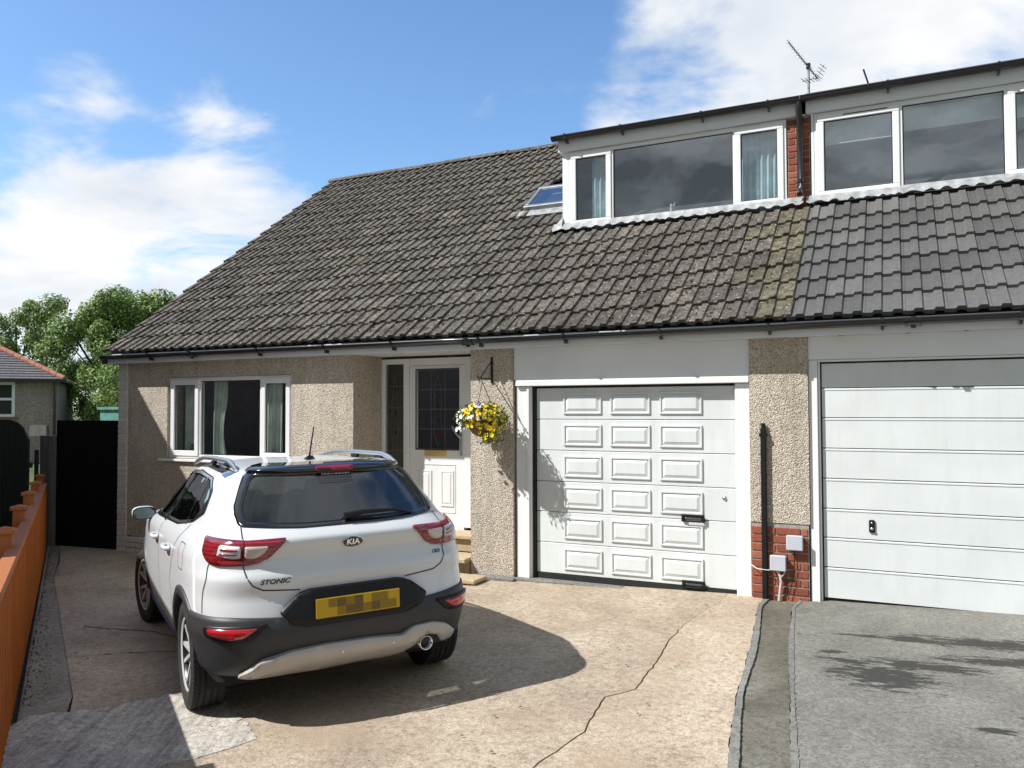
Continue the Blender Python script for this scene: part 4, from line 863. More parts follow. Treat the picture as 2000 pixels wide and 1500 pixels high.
def blossom(mat, s):
    mb = MB(); c = (0, 0, 0)
    for k in range(5):
        a = 2 * math.pi * k / 5 + .3; da = .62; w = 1.0 if k % 2 else .86
        mb.add([(0, 0, 0), (s * .6 * math.cos(a - da), s * .6 * math.sin(a - da), .15 * s), (s * w * math.cos(a - .3), s * w * math.sin(a - .3), .30 * s), (s * w * math.cos(a + .3), s * w * math.sin(a + .3), .25 * s), (s * .6 * math.cos(a + da), s * .6 * math.sin(a + da), .1 * s)], [(0, 1, 2, 3, 4)])
    return mb.mesh('blossom', mat)
bl = {k: blossom(m_, s) for k, m_, s in (('y', 'petal_yellow', .029), ('o', 'petal_orange', .026), ('w', 'petal_white', .025), ('p', 'petal_purple', .028))}
for i in range(205):
    if i < 160: p, a, el = basket_pt(rrb); p = p * .97; out = Vector((math.cos(el) * math.cos(a), math.cos(el) * math.sin(a), math.sin(el) + .25)).normalized()
    elif i < 184: p = Vector((rrb.uniform(.03, .21), rrb.uniform(-.2, .0), rrb.uniform(-.25, -.08))); out = Vector((.3, -1, .1)).normalized()
    else: p = Vector((rrb.uniform(-.27, -.16), rrb.uniform(-.16, .05), rrb.uniform(-.14, .06))); out = Vector((-.5, -1, .2)).normalized()
    vx = p.x + .3 * rrb.uniform(-.1, .1)
    if vx < -.14: kk = 'w'
    elif -.10 < vx < .02 and p.z > .11: kk = rrb.choice('ppyw')
    else: kk = rrb.choice('yyyyyyyo' + ('p' if p.z > .02 else 'o') + 'w')
    o = link('blossom', bl[kk], hb_); o.matrix_local = Matrix.Translation(p) @ (out + Vector((rrb.uniform(-.4, .4), rrb.uniform(-.5, .1), rrb.uniform(-.3, .3)))).to_track_quat('Z', 'Y').to_matrix().to_4x4() @ Matrix.Rotation(rrb.uniform(0, 6), 4, 'Z')

# ------------------------------------------------------------------ gate, fences
gt = thing('side_gate', 'tall matt black boarded gate closing the passage beside the bungalow', 'gate', (-10.84, 0.10, 0))
gb = MB().box(0, 0.141, 0, .022, -0.27, 1.635).build('board', 'gate_black', gt, bevel=0.003)
for k in range(10):
    o = gb if k == 0 else link('board', gb.data, gt); o.location = (-0.72 + k * 0.1445, random.uniform(-.001, .001), 0)
for z in (-.1, .7, 1.45): MB().box(-.71, .71, .0235, .06, z, z + .1).build('ledge', 'gate_black', gt)
MB().tube([(.62, -.03, .80), (.62, 0, .80)], .02, 10).build('latch', 'black_plastic', gt)
po = MB().box(-11.84, -11.60, 0.02, 0.20, -0.3, 1.40).build('gate_post', 'wood_grey', bevel=0.01); tag(po, 'thick weathered grey-green post beside the black side gate', 'post')
# arched panel of dark vertical boards
ar = thing('arched_panel', 'dark weathered fence panel with rounded top left of the gate', 'fence panel', (-12.9, -0.02, 0))
for k in range(9):
    x0 = -0.55 + k * 0.158; x1 = x0 + .154; xm = (x0 + x1) / 2
    def top(x):
        t = max(0, min(1, (x - 0.35) / 0.56)); return 1.64 - 0.50 * (1 - math.sqrt(max(0, 1 - t * t)))
    MB().prism([(x0, -.3), (x1, -.3), (x1, top(x1)), (x0, top(x0))], -.01 + .006 * (k % 2), .012 + .006 * (k % 2), 'y').build('board', 'wood_dark', ar)
for z in (.1, .9): MB().box(-.55, .87, .02, .06, z, z + .08).build('rail', 'wood_dark', ar)
sp_o = MB().box(-11.935, -11.87, 0.0, 0.03, -.3, 1.18).build('fence_board', 'wood_dark'); tag(sp_o, 'single narrow dark board between the arched panel and the gate post', 'board')
# blue-grey rail seen over the fence
tag(MB().box(-14.85, -14.35, 1.8, 1.86, 1.30, 1.50).build('far_board', 'wood_grey'), 'short blue-grey board behind the arched fence panel', 'board')

fc = thing('orange_fence', 'low orange-stained close-boarded fence with capped posts along the drive', 'fence', (0, 0, 0))
MX = Matrix(((ev.x, nv.x, 0, 0), (ev.y, nv.y, 0, 0), (0, 0, 1, 0), (0, 0, 0, 1)))     # local x along the fence, y towards the drive
FN = -6.69
# along e: x world falls -> ground height follows
def ge(e): return g(fen(FN, e)[0])
e = -9.15; bd = None; bmesh_b = MB().box(0, .138, -.012, .010, 0.0, .925).build('fence_board', 'wood_orange', fc, bevel=0.003)
k = 0
while e < 1.6:
    o = bmesh_b if k == 0 else link('fence_board', bmesh_b.data, fc)
    x, y = fen(FN, e); o.matrix_local = Matrix.Translation((x, y, g(x) - .01 + random.uniform(-.003, .003))) @ Matrix.Rotation(math.atan2(ev.y, ev.x) + 0.05, 4, 'Z')
    e += 0.128; k += 1
post_es = [-9.10, -7.3, -5.5, -3.72, -1.92, -.1]
pm = MB().box(-.05, .05, -.05, .05, -.05, 1.07).build('post', 'wood_rail', fc, bevel=0.004); cap = MB(); cap.box(-.068, .068, -.068, .068, 1.071, 1.096); cap.add([(-.060, -.060, 1.096), (.060, -.060, 1.096), (.060, .060, 1.096), (-.060, .060, 1.096), (0, 0, 1.118)], [(0, 1, 4), (1, 2, 4), (2, 3, 4), (3, 0, 4)])
cpm = cap.mesh('post_cap', 'wood_rail')
for i, e in enumerate(post_es):
    o = pm if i == 0 else link('post', pm.data, fc); x, y = fen(FN - .075, e); o.matrix_local = Matrix.Translation((x, y, g(x))) @ Matrix.Rotation(math.atan2(ev.y, ev.x), 4, 'Z')
    link('post_cap', cpm, o)
for (a, b) in zip(post_es, post_es[1:]):
    for (z0, z1, y0, y1) in ((.926, .975, -.060, .022), (.30, .36, -.06, -.014), (.72, .78, -.06, -.014)):
        vs = []
        for e in (a, b):
            for (yy2, zz2) in ((y0, z0), (y1, z0), (y1, z1), (y0, z1)): x, y = fen(FN + yy2, e); vs.append((x, y, g(x) + zz2))
        MB().add(vs, [(0, 1, 2, 3), (4, 5, 6, 7), (0, 1, 5, 4), (1, 2, 6, 5), (2, 3, 7, 6), (3, 0, 4, 7)]).build('rail', 'wood_rail', fc, bevel=0.004)

# ------------------------------------------------------------------ unseen house added left of the view, gable shaped to shade the bay wall
side_h = thing('unseen_bungalow', 'unseen rendered bungalow added outside the left edge, its gable shaped to shade the bay wall', 'house')
# shadow line on the bay wall: through (-9.70, 2.15) and (-8.83, 1.03); carried back along the sun to the gable
def back(P, n_plane):
    P = Vector(P); t = (P.dot(nv) - n_plane) / Vector((SUN.x, SUN.y, 0)).dot(nv); return P - SUN * t
GN = -8.3
Q1 = back((-9.70, 0, 2.15), GN); Q2 = back((-8.83, 0, 1.03), GN)
e1, e2 = Q1.dot(ev), Q2.dot(ev); sl_ = (Q2.z - Q1.z) / (e2 - e1)
ez = lambda e: Q1.z + sl_ * (e - e1)
zE = 2.7; eE = e1 + (zE - Q1.z) / sl_; zA = 6.2; eA = e1 + (zA - Q1.z) / sl_; eL = 2 * eA - eE
def gp(n, e, z): x, y = fen(n, e); return (x, y, z)
gable = [(eE - .15, -.4), (eE - .15, zE - .15), (eA, zA - .25), (eL + .15, zE - .15), (eL + .15, -.4)]
mb = MB(); n5 = len(gable); vs = [gp(GN - .02, e, z) for e, z in gable] + [gp(GN - 9, e, z) for e, z in gable]
mb.add(vs, [tuple(range(n5)), tuple(range(n5, 2 * n5))] + [(i, (i + 1) % n5, n5 + (i + 1) % n5, n5 + i) for i in range(n5)]); mb.build('wall', 'pebbledash_far', side_h)
for (a, za, b, zb) in ((eE, zE, eA, zA), (eA, zA, eL, zE)):
    vs = [gp(GN, a, za), gp(GN, b, zb), gp(GN - 9.2, b, zb), gp(GN - 9.2, a, za)]; vs += [(v[0], v[1], v[2] - .12) for v in vs]
    MB().add(vs, [(0, 1, 2, 3), (4, 5, 6, 7), (0, 1, 5, 4), (1, 2, 6, 5), (2, 3, 7, 6), (3, 0, 4, 7)]).build('roof', 'slate', side_h)

# unseen flat-roofed block, added to throw the broad shade beside the car
def block(nm, mat, n0, n1, e0_, e1_, z0, z1):
    vs = [gp(n, e, z) for z in (z0, z1) for (n, e) in ((n0, e0_), (n1, e0_), (n1, e1_), (n0, e1_))]
    return MB().add(vs, [(0, 1, 2, 3), (4, 5, 6, 7), (0, 1, 5, 4), (1, 2, 6, 5), (2, 3, 7, 6), (3, 0, 4, 7)]).build(nm, mat, side_h)
block('shade_block_wall', 'pebbledash_far', GN - 3.2, GN - .05, eE, -1.95, -.4, 2.95); block('shade_block_roof', 'shingle_sheet', GN - 3.3, GN, eE, -1.85, 2.951, 3.13)

# ------------------------------------------------------------------ far bungalow
fh_ = thing('far_bungalow', 'small pebbledashed bungalow with hipped slate roof and terracotta hip tiles behind the fence', 'house', (-31.9, 14.0, 0), R(50))
MB().box(-9, 0, 0, 7, -1.0, 2.95).build('wall', 'pebbledash_far', fh_)
rfz = 3.05; PT = math.tan(R(27)); OV = .3
rr_m = MB(); rr_m.add([(-9.3, -OV, rfz), (OV, -OV, rfz), (OV, 7.3, rfz), (-9.3, 7.3, rfz), (-5.5, 3.5, rfz + 3.8 * PT), (-3.5, 3.5, rfz + 3.8 * PT)], [(0, 1, 5, 4), (1, 2, 5), (2, 3, 4, 5), (3, 0, 4), (0, 3, 2, 1)])
rf = rr_m.build('roof', 'slate', fh_)
sl_m = MB(); NC = 17
for k in range(NC):
    t0, t1 = k / NC, (k + 1) / NC
    def P(t, e): return ((-9.3 + 3.8 * t) if e == 0 else (OV - 3.8 * t), -OV + 3.8 * t, rfz + 3.8 * PT * t)
    a, b, c_, d_2 = P(t0, 0), P(t0, 1), P(t1, 1), P(t1, 0)
    sl_m.add([(a[0], a[1] - .02, a[2] + .035), (b[0], b[1] - .02, b[2] + .035), (c_[0], c_[1], c_[2] + .008), (d_2[0], d_2[1], d_2[2] + .008), (a[0], a[1] - .02, a[2]), (b[0], b[1] - .02, b[2])], [(0, 1, 2, 3), (4, 5, 1, 0)])
tag(sl_m.build('slate_courses', 'slate', rf, fix=False), kind='stuff')
h0, h1 = Vector((OV, -OV, rfz + .04)), Vector((-3.5, 3.5, rfz + 3.8 * PT + .05)); hd = (h1 - h0).normalized(); L = (h1 - h0).length
hp = MB().tube([(0, 0, 0), (.42, 0, 0)], .12, 8).build('hip_tile', 'terracotta', rf)
q = hd.to_track_quat('X', 'Z').to_matrix().to_4x4()
for k in range(int(L / .45)):
    o = hp if k == 0 else link('hip_tile', hp.data, rf); o.matrix_local = Matrix.Translation(h0 + hd * (.45 * k)) @ q
MB().box(-9.35, .38, -.42, -.30, 2.93, 3.05).build('gutter', 'gutter_black', fh_); MB().box(.26, .38, -.29, 7.3, 2.93, 3.05).build('gutter', 'gutter_black', fh_)
MB().tube([(-.08, -.08, 2.95), (-.08, -.08, -0.9)], .05, 8).build('downpipe', 'gutter_black', fh_)
wfar = MB()
for (a, b, c_, d_2) in ((-2.90, -1.52, 2.82, 2.94), (-2.90, -1.52, 1.50, 1.61), (-2.90, -2.79, 1.61, 2.82), (-1.63, -1.52, 1.61, 2.82), (-2.79, -1.63, 2.18, 2.28)): wfar.box(a, b, -.06, -.002, c_, d_2)
wfar = wfar.build('window', 'pvc_white', fh_)
for (z0, z1) in ((1.61, 2.18), (2.28, 2.82)): MB().add([(-2.79, -.03, z0), (-1.63, -.03, z0), (-1.63, -.03, z1), (-2.79, -.03, z1)], [(0, 1, 2, 3)]).build('pane', 'interior_dark', wfar, fix=False)
MB().box(-3.0, -1.42, -.10, -.003, 1.40, 1.495).build('sill', 'terracotta_brick_far', fh_)

sh = thing('garden_shed', 'green felted shed roof rising above the black gate', 'shed', (-18.9, 6.6, 0))
MB().box(-.15, 2.2, 0, 1.6, -.6, 1.55).build('wall', 'wood_grey', sh); MB().box(-.25, 2.4, -.1, 1.75, 1.50, 1.78).build('fascia', 'shed_green', sh); MB().box(-.30, 2.45, -.16, 1.80, 1.79, 1.86).build('roof', 'shed_green', sh)

# ------------------------------------------------------------------ trees
def tree(loc, h, rx, ry, clumps, nleaf, leafm, label, seed, trunk_r=.22, ls=(.10, .20), zlow=.12):
    rr = random.Random(seed); t = thing('broadleaf_tree', label, 'tree', loc, group='broadleaf trees behind the gate')
    tm = MB(); tm.tube([(0, 0, -.5), (.1, 0, h * .3), (.0, .1, h * .55), (.1, 0, h * .85)], [trunk_r, trunk_r * .8, trunk_r * .5, trunk_r * .15], 8)
    cs = []
    for i in range(clumps):
        a = rr.uniform(0, 6.28); u = rr.random(); zf = zlow + (1 - zlow) * rr.random() ** .8; rad = math.sqrt(u) * (1 - .55 * max(0, (zf - .5) / .5) ** 1.6)
        c = Vector((rx * rad * math.cos(a), ry * rad * math.sin(a), h * zf * .93)); cs.append((c, rr.uniform(.45, .95)))
        if i % 3 == 0: tm.tube([(0, 0, h * zf * .45), tuple(c * .5 + Vector((0, 0, h * zf * .25))), tuple(c)], [trunk_r * .3, trunk_r * .18, .02], 5)
    tm.build('trunk', 'bark', t)
    V = []; F = []
    for i in range(nleaf):
        c, s = cs[rr.randrange(clumps)]; d = Vector((rr.gauss(0, 1), rr.gauss(0, 1), rr.gauss(0, .8))); d = d.normalized() * s * rr.random() ** .35; p = c + d
        l = rr.uniform(*ls); n = (d.normalized() + Vector((rr.uniform(-.8, .8), rr.uniform(-.8, .8), rr.uniform(-.2, 1.0)))).normalized(); a = n.cross(Vector((rr.uniform(-1, 1), rr.uniform(-1, 1), rr.uniform(-1, 1)))).normalized(); b = n.cross(a)
        o = len(V); V += [tuple(p - a * l * .6), tuple(p + b * l * .33 + n * l * .08), tuple(p + a * l * .6), tuple(p - b * l * .33 + n * l * .08)]; F.append((o, o + 1, o + 2, o + 3))
    me = bpy.data.meshes.new('crown'); me.from_pydata(V, [], F); me.materials.append(M[leafm]); me.update(); link('crown', me, t)
    return t
tree((-36.6, 20.0, -.6), 8.9, 3.6, 2.8, 60, 30000, 'leaf_mid', 'dense round-topped green tree directly behind the black gate', 3)
tree((-34.4, 20.8, -.6), 8.6, 1.7, 2.0, 38, 18000, 'leaf_mid', 'green tree partly hidden by the left end of the roof', 5)
tree((-33.6, 17.6, -.6), 4.6, 2.4, 1.6, 24, 9000, 'leaf_mid', 'small leafy green tree low behind the shed and gate', 14, ls=(.08, .16), zlow=.05)
tree((-43.0, 20.8, -.6), 8.9, 3.0, 2.6, 40, 15000, 'leaf_pale', 'loose pale green tree behind the far bungalow roof', 8)
tree((-46.8, 21.5, -.6), 8.8, 2.8, 2.6, 36, 13000, 'leaf_pale', 'thin pale tree cut by the left picture edge', 9)
tree((-29.8, 16.5, -.6), 4.2, 4.2, 1.6, 34, 15000, 'leaf_mid', 'low bushy green tree above the garden shed', 12, ls=(.08, .16), zlow=.05)
# ------------------------------------------------------------------ the car
CF = Vector((-.829, .559, 0)).normalized(); CL = Vector((-CF.y, CF.x, 0))
CO = Vector((-3.525, -3.395, 0)) + CL * 0.052
pitch_dir = math.atan2(g(CO.x + CF.x) - g(CO.x), 1.0); roll_dir = math.atan2(g(CO.x + CL.x) - g(CO.x), 1.0)
car = thing('parked_car', 'white compact crossover car with black lower cladding parked on the drive, rear towards the viewer', 'car')
zaxis = Vector((-GS, 0, 1)).normalized(); xaxis = (CF - zaxis * CF.dot(zaxis)).normalized(); yaxis = zaxis.cross(xaxis)
CM = Matrix(((xaxis.x, yaxis.x, zaxis.x, CO.x), (xaxis.y, yaxis.y, zaxis.y, CO.y), (xaxis.z, yaxis.z, zaxis.z, g(CO.x)), (0, 0, 0, 1)))
car.matrix_world = CM
def smooth_tab(zs, vs, k=7):
    z = np.arange(0.1, 1.60, 0.004); v = np.interp(z, zs, vs); ker = np.hanning(k + 2)[1:-1]; ker /= ker.sum()
    vp = np.concatenate([np.full(k, v[0]), v, np.full(k, v[-1])]); v = np.convolve(vp, ker, 'same')[k:-k]; return lambda q: float(np.interp(q, z, v))
Wf = smooth_tab([.18, .24, .33, .45, .60, .72, .85, .97, 1.03, 1.08, 1.13, 1.20, 1.30, 1.38, 1.43, 1.465, 1.485, 1.497, 1.505], [.76, .80, .835, .862, .873, .878, .878, .872, .85, .812, .775, .745, .69, .645, .605, .55, .46, .33, .03])
RB = smooth_tab([.18, .28, .33, .40, .50, .62, .69, .76, .83, .872, .905, .97, 1.035, 1.07, 1.10, 1.14, 1.18, 1.30, 1.40, 1.445, 1.462, 1.475, 1.49, 1.505], [-.50, -.60, -.66, -.71, -.735, -.730, -.712, -.694, -.703, -.705, -.672, -.650, -.682, -.692, -.655, -.60, -.565, -.455, -.365, -.325, -.34, -.30, -.10, .45])
RF = smooth_tab([.18, .25, .5, .70, .85, .95, 1.0, 1.035, 1.1, 1.2, 1.3, 1.4, 1.45, 1.48, 1.495, 1.505], [3.2, 3.30, 3.41, 3.39, 3.34, 3.20, 2.9, 2.40, 2.26, 2.03, 1.80, 1.52, 1.33, 1.15, .98, .72])
PR = smooth_tab([.2, .6, .95, 1.05, 1.12, 1.2, 1.45, 1.5], [8, 8, 8, 8, 7.5, 7.5, 7, 4]); QR = smooth_tab([.2, .7, 1.0, 1.1, 1.2, 1.45, 1.5], [4.6, 4.4, 4.0, 3.8, 3.6, 3.4, 2.5])
XM = 1.0
def S(th, z):
    w, xr, xf = Wf(z) * 1.02, RB(z), RF(z); c, s_ = math.cos(th), math.sin(th); sg = 1 if s_ >= 0 else -1
    if c >= 0: x = XM - (XM - xr) * (c ** (2 / PR(z))); y = w * abs(s_) ** (2 / QR(z))
    else: x = XM + (xf - XM) * ((-c) ** (2 / 4.5)); y = w * abs(s_) ** (2 / 3.6)
    return Vector((x, sg * y, z))
def N(th, z):
    e = 0.004; a = S(th + e, z) - S(th - e, z); b = S(th, z + e) - S(th, z - e); n = a.cross(b)
    if n.length < 1e-9: return Vector((0, 0, 1))
    n.normalize(); p = S(th, z); 
    if n.dot(Vector((p.x - 1.3, p.y * 2, (z - .8)))) < 0: n = -n
    return n
_arc = {}
def th_c(c, z):
    k = round(z / .01)
    if k not in _arc:
        t = np.concatenate([np.linspace(0, .9, 120) ** 1, np.linspace(.9, math.pi / 2, 500)[1:]])
        t = (np.linspace(0, 1, 900) ** 2.2) * math.pi / 2; t2 = math.pi / 2 - (np.linspace(1, 0, 900) ** 2.2) * math.pi / 2; t = np.unique(np.concatenate([t, t2]))
        pts = np.array([S(a, k * .01)[:2] for a in t]); L = np.concatenate([[0], np.cumsum(np.hypot(*(np.diff(pts, axis=0).T)))]); _arc[k] = (L, t)
    L, t = _arc[k]; return math.copysign(float(np.interp(abs(c), L, t)), c)
def th_x(x, z, side):
    if x <= XM: c = max(0, (XM - x) / (XM - RB(z))); c = min(1, c); th = math.acos(min(1, c ** (PR(z) / 2)))
    else: c = min(1, (x - XM) / (RF(z) - XM)); th = math.pi - math.acos(min(1, c ** (4.5 / 2)))
    return side * th
def surf(kind, a, z, off=0.0, side=1):
    th = th_c(a, z) if kind == 'r' else th_x(a, z, side)
    p = S(th, z); return p + N(th, z) * off if off else p
def inpoly(x, y, poly):
    c = False; n = len(poly); j = n - 1
    for i in range(n):
        if (poly[i][1] > y) != (poly[j][1] > y) and x < (poly[j][0] - poly[i][0]) * (y - poly[i][1]) / (poly[j][1] - poly[i][1]) + poly[i][0]: c = not c
        j = i
    return c
def dens(poly, st):
    out = []
    for i in range(len(poly)):
        a, b = poly[i], poly[(i + 1) % len(poly)]; n = max(1, int(math.hypot(b[0] - a[0], b[1] - a[1]) / st))
        out += [(a[0] + (b[0] - a[0]) * t / n, a[1] + (b[1] - a[1]) * t / n) for t in range(n)]
    return out
def roundc(poly, r, n=4):
    out = []
    m = len(poly)
    for i in range(m):
        p0, p, p1 = Vector(poly[i - 1]), Vector(poly[i]), Vector(poly[(i + 1) % m]); a = (p0 - p); b = (p1 - p); rr_ = min(r, a.length * .45, b.length * .45); A_ = p + a.normalized() * rr_; B_ = p + b.normalized() * rr_
        for k in range(n + 1): t = k / n; q_ = A_ * (1 - t) ** 2 + p * 2 * t * (1 - t) + B_ * t * t; out.append((q_.x, q_.y))
    return out
def patch(name, mat, kind, poly, off, parent, side=1, st=0.03, rim=0.004, fold=None, smooth=True):
    """a panel that follows the body surface, with a small turned-in rim"""
    bd_ = dens(poly, st); n = len(bd_); xs = [p[0] for p in poly]; ys = [p[1] for p in poly]; pts = [Vector(p) for p in bd_]
    x = min(xs) + st * .5
    while x < max(xs):
        y = min(ys) + st * .5
        while y < max(ys):
            if inpoly(x, y, bd_) and min((Vector((x, y)) - q_).length for q_ in pts[:n]) > st * .45: pts.append(Vector((x, y)))
            y += st
        x += st
    v2, e2, f2, ov, oe, of = delaunay_2d_cdt(pts, [(i, (i + 1) % n) for i in range(n)], [], 1, 1e-6)
    vs = [surf(kind, v.x, v.y, off if not callable(off) else off(v.x, v.y), side) for v in v2]
    mb = MB(); mb.add(vs, [tuple(f) for f in f2], smooth)
    # outline rim going back into the body
    if rim:
        o0 = [surf(kind, p[0], p[1], off if not callable(off) else off(*p), side) for p in bd_]; o1 = [surf(kind, p[0], p[1], -rim, side) for p in bd_]
        mb.add(o0 + o1, [(i, (i + 1) % n, n + (i + 1) % n, n + i) for i in range(n)])
    me = mb.mesh(name, mat); bm = bmesh.new(); bm.from_mesh(me); bmesh.ops.remove_doubles(bm, verts=bm.verts, dist=1e-5); bmesh.ops.recalc_face_normals(bm, faces=bm.faces)
    cen = Vector((1.3, 0, .8)); 
    if bm.faces and sum(f.normal.dot(f.calc_center_median() - cen) * f.calc_area() for f in bm.faces) < 0: bmesh.ops.reverse_faces(bm, faces=bm.faces)
    bm.to_mesh(me); bm.free(); return link(name, me, parent)
def frame(name, mat, kind, outer, inner, off, parent, side=1, st=0.03):
    """band between two outlines with the same number of corners"""
    O, I = [], []
    for i in range(len(outer)):
        a, b = outer[i], outer[(i + 1) % len(outer)]; c, d2 = inner[i], inner[(i + 1) % len(inner)]; n = max(1, int(math.hypot(b[0] - a[0], b[1] - a[1]) / st))
        for t in range(n): t /= n; O.append((a[0] + (b[0] - a[0]) * t, a[1] + (b[1] - a[1]) * t)); I.append((c[0] + (d2[0] - c[0]) * t, c[1] + (d2[1] - c[1]) * t))
    n = len(O); vs = []; K = 3
    for k in range(K + 1): vs += [surf(kind, O[i][0] + (I[i][0] - O[i][0]) * k / K, O[i][1] + (I[i][1] - O[i][1]) * k / K, off, side) for i in range(n)]
    vs += [surf(kind, O[i][0], O[i][1], -.004, side) for i in range(n)]; vs += [surf(kind, I[i][0], I[i][1], -.012, side) for i in range(n)]
    fs = [(k * n + i, k * n + (i + 1) % n, (k + 1) * n + (i + 1) % n, (k + 1) * n + i) for k in range(K) for i in range(n)]
    fs += [((K + 1) * n + i, (K + 1) * n + (i + 1) % n, (i + 1) % n, i) for i in range(n)] + [(K * n + i, K * n + (i + 1) % n, (K + 2) * n + (i + 1) % n, (K + 2) * n + i) for i in range(n)]
    me = MB().add(vs, fs, True).mesh(name, mat); bm = bmesh.new(); bm.from_mesh(me); bmesh.ops.recalc_face_normals(bm, faces=bm.faces); bm.to_mesh(me); bm.free(); return link(name, me, parent)
def seam(kind, line, w, parent, side=1, off=0.0028, name='panel_gap', mat='car_seam'):
    pts = [];
    for a, b in zip(line, line[1:]):
        n = max(1, int(math.hypot(b[0] - a[0], b[1] - a[1]) / .025)); pts += [(a[0] + (b[0] - a[0]) * t / n, a[1] + (b[1] - a[1]) * t / n) for t in range(n)]
    pts.append(line[-1]); vs = []
    P3 = [surf(kind, *p, off, side) for p in pts]; 
    for i, p in enumerate(P3):
        t = (P3[min(i + 1, len(P3) - 1)] - P3[max(i - 1, 0)]).normalized(); th = th_c(pts[i][0], pts[i][1]) if kind == 'r' else th_x(pts[i][0], pts[i][1], side); nn = N(th, pts[i][1]); s_ = t.cross(nn).normalized() * w / 2; vs += [p - s_, p + s_]
    return MB().add(vs, [(2 * i, 2 * i + 1, 2 * i + 3, 2 * i + 2) for i in range(len(P3) - 1)]).build(name, mat, parent, fix=False)

# outlines: rear glass (c, z) and side windows (x, z)
RG_out = roundc([(-.665, 1.150), (-.30, 1.128), (.30, 1.128), (.665, 1.150), (.690, 1.25), (.600, 1.445), (.565, 1.462), (-.565, 1.462), (-.600, 1.445), (-.690, 1.25)], .035)
RG_hole = [(p[0] * .955, 1.30 + (p[1] - 1.30) * .93) for p in RG_out]
RG_in = [(p[0] * .905, 1.30 + (p[1] - 1.30) * .84) for p in RG_out]
SG_out = roundc([(2.22, 1.035), (0.62, 1.075), (0.20, 1.125), (-.02, 1.20), (0.10, 1.33), (0.32, 1.408), (.9, 1.432), (1.30, 1.42), (1.62, 1.35), (1.98, 1.20)], .03)
cxm, czm = 1.05, 1.235
SG_in = [(cxm + (p[0] - cxm) * .962, czm + (p[1] - czm) * .84) for p in SG_out]
WS = [(-2, 1.08), (2, 1.08), (2, 1.435), (-2, 1.435)]
# body rings
zs_ = list(np.arange(.20, 1.44, .024)) + [1.447, 1.457, 1.467, 1.477, 1.486, 1.494, 1.500, 1.504]
ths = [th_c(c, .85) for c in np.arange(0, 0.60, .03)] + [th_c(c, .85) for c in np.arange(.60, 1.05, .018)] + [th_c(c, .85) for c in np.arange(1.05, 2.45, .035)]
ths = sorted(set(ths)); last = ths[-1]
ths += list(np.linspace(last, math.pi, 46))[1:]
full = [-t for t in ths[::-1] if t > 1e-6 and t < math.pi - 1e-6] + [0.0] + [t for t in ths if t > 1e-6]
full = full  # from just over -pi to pi
n = len(full); bm = bmesh.new(); grid = [[bm.verts.new(S(t, float(z))) for t in full] for z in zs_]
for k in range(len(zs_) - 1):
    for i in range(n):
        j = (i + 1) % n; q_ = [grid[k][i], grid[k][j], grid[k + 1][j], grid[k + 1][i]]; c_ = sum((v.co for v in q_), Vector()) / 4; zc = c_.z
        x, y = c_.x, c_.y
        tm_ = (abs(full[i]) + abs(full[j])) / 2
        if tm_ < math.pi / 2 and 1.1 < zc < 1.48:
            th_c(.1, zc); L_, t_ = _arc[round(zc / .01)]; cc = math.copysign(float(np.interp(tm_, t_, L_)), y)
            if inpoly(cc, zc, RG_hole): continue
        if zc < .34 and (x < .2 or x > 3.0): continue
        if abs(y) > .5 and inpoly(x, zc, [(cxm + (p[0] - cxm) * .98, czm + (p[1] - czm) * .92) for p in SG_out]): continue
        if x > 1.3 and 1.09 < zc < 1.43 and abs(y) < Wf(zc) * .86: continue
        if abs(y) > .55 and (math.hypot(x, zc - .33) < .372 or math.hypot(x - 2.60, zc - .33) < .372): continue
        bm.faces.new(q_)
top = bm.faces.new(grid[-1]); 
bmesh.ops.recalc_face_normals(bm, faces=bm.faces)
if top.normal.z < 0: bmesh.ops.reverse_faces(bm, faces=bm.faces)
me = bpy.data.meshes.new('body'); bm.to_mesh(me); bm.free(); me.materials.append(M['car_white']); me.materials.append(M['car_underside'])
for p_ in me.polygons:
    if p_.center.z < .345: p_.material_index = 1
me.polygons.foreach_set('use_smooth', [True] * len(me.polygons)); body = link('body', me, car)
# glass
rear_glass = patch('rear_window', 'car_glass', 'r', [(p[0] * .93, 1.30 + (p[1] - 1.30) * .89) for p in RG_out], -.004, car, rim=0, st=.05)
frame('window_border', 'car_gloss_black', 'r', RG_out, RG_in, .0035, rear_glass)
for s in (1, -1):
    gl_ = patch('side_window', 'car_glass', 's', [(cxm + (p[0] - cxm) * .975, czm + (p[1] - czm) * .89) for p in SG_out], -.006, car, side=s, rim=0, st=.06)
    frame('window_border', 'car_gloss_black', 's', SG_out, SG_in, .004, gl_, side=s)
    seam('s', [(1.16, 1.055), (1.10, 1.42)], .075, gl_, s, .006, 'door_pillar', 'car_gloss_black'); seam('s', [(.36, 1.10), (.47, 1.40)], .03, gl_, s, .006, 'divider', 'car_gloss_black')
wsm = MB(); rows = []
zw = list(np.linspace(1.08, 1.44, 10))
for z in zw: rows.append([S(math.pi - t, float(z)) - N(math.pi - t, float(z)) * .004 for t in np.linspace(-1.25, 1.25, 15)])
vs = [v for r in rows for v in r]; wsm.add(vs, [(k * 15 + i, k * 15 + i + 1, (k + 1) * 15 + i + 1, (k + 1) * 15 + i) for k in range(9) for i in range(14)], True); wsm.build('windscreen', 'car_glass', car, fix=False)
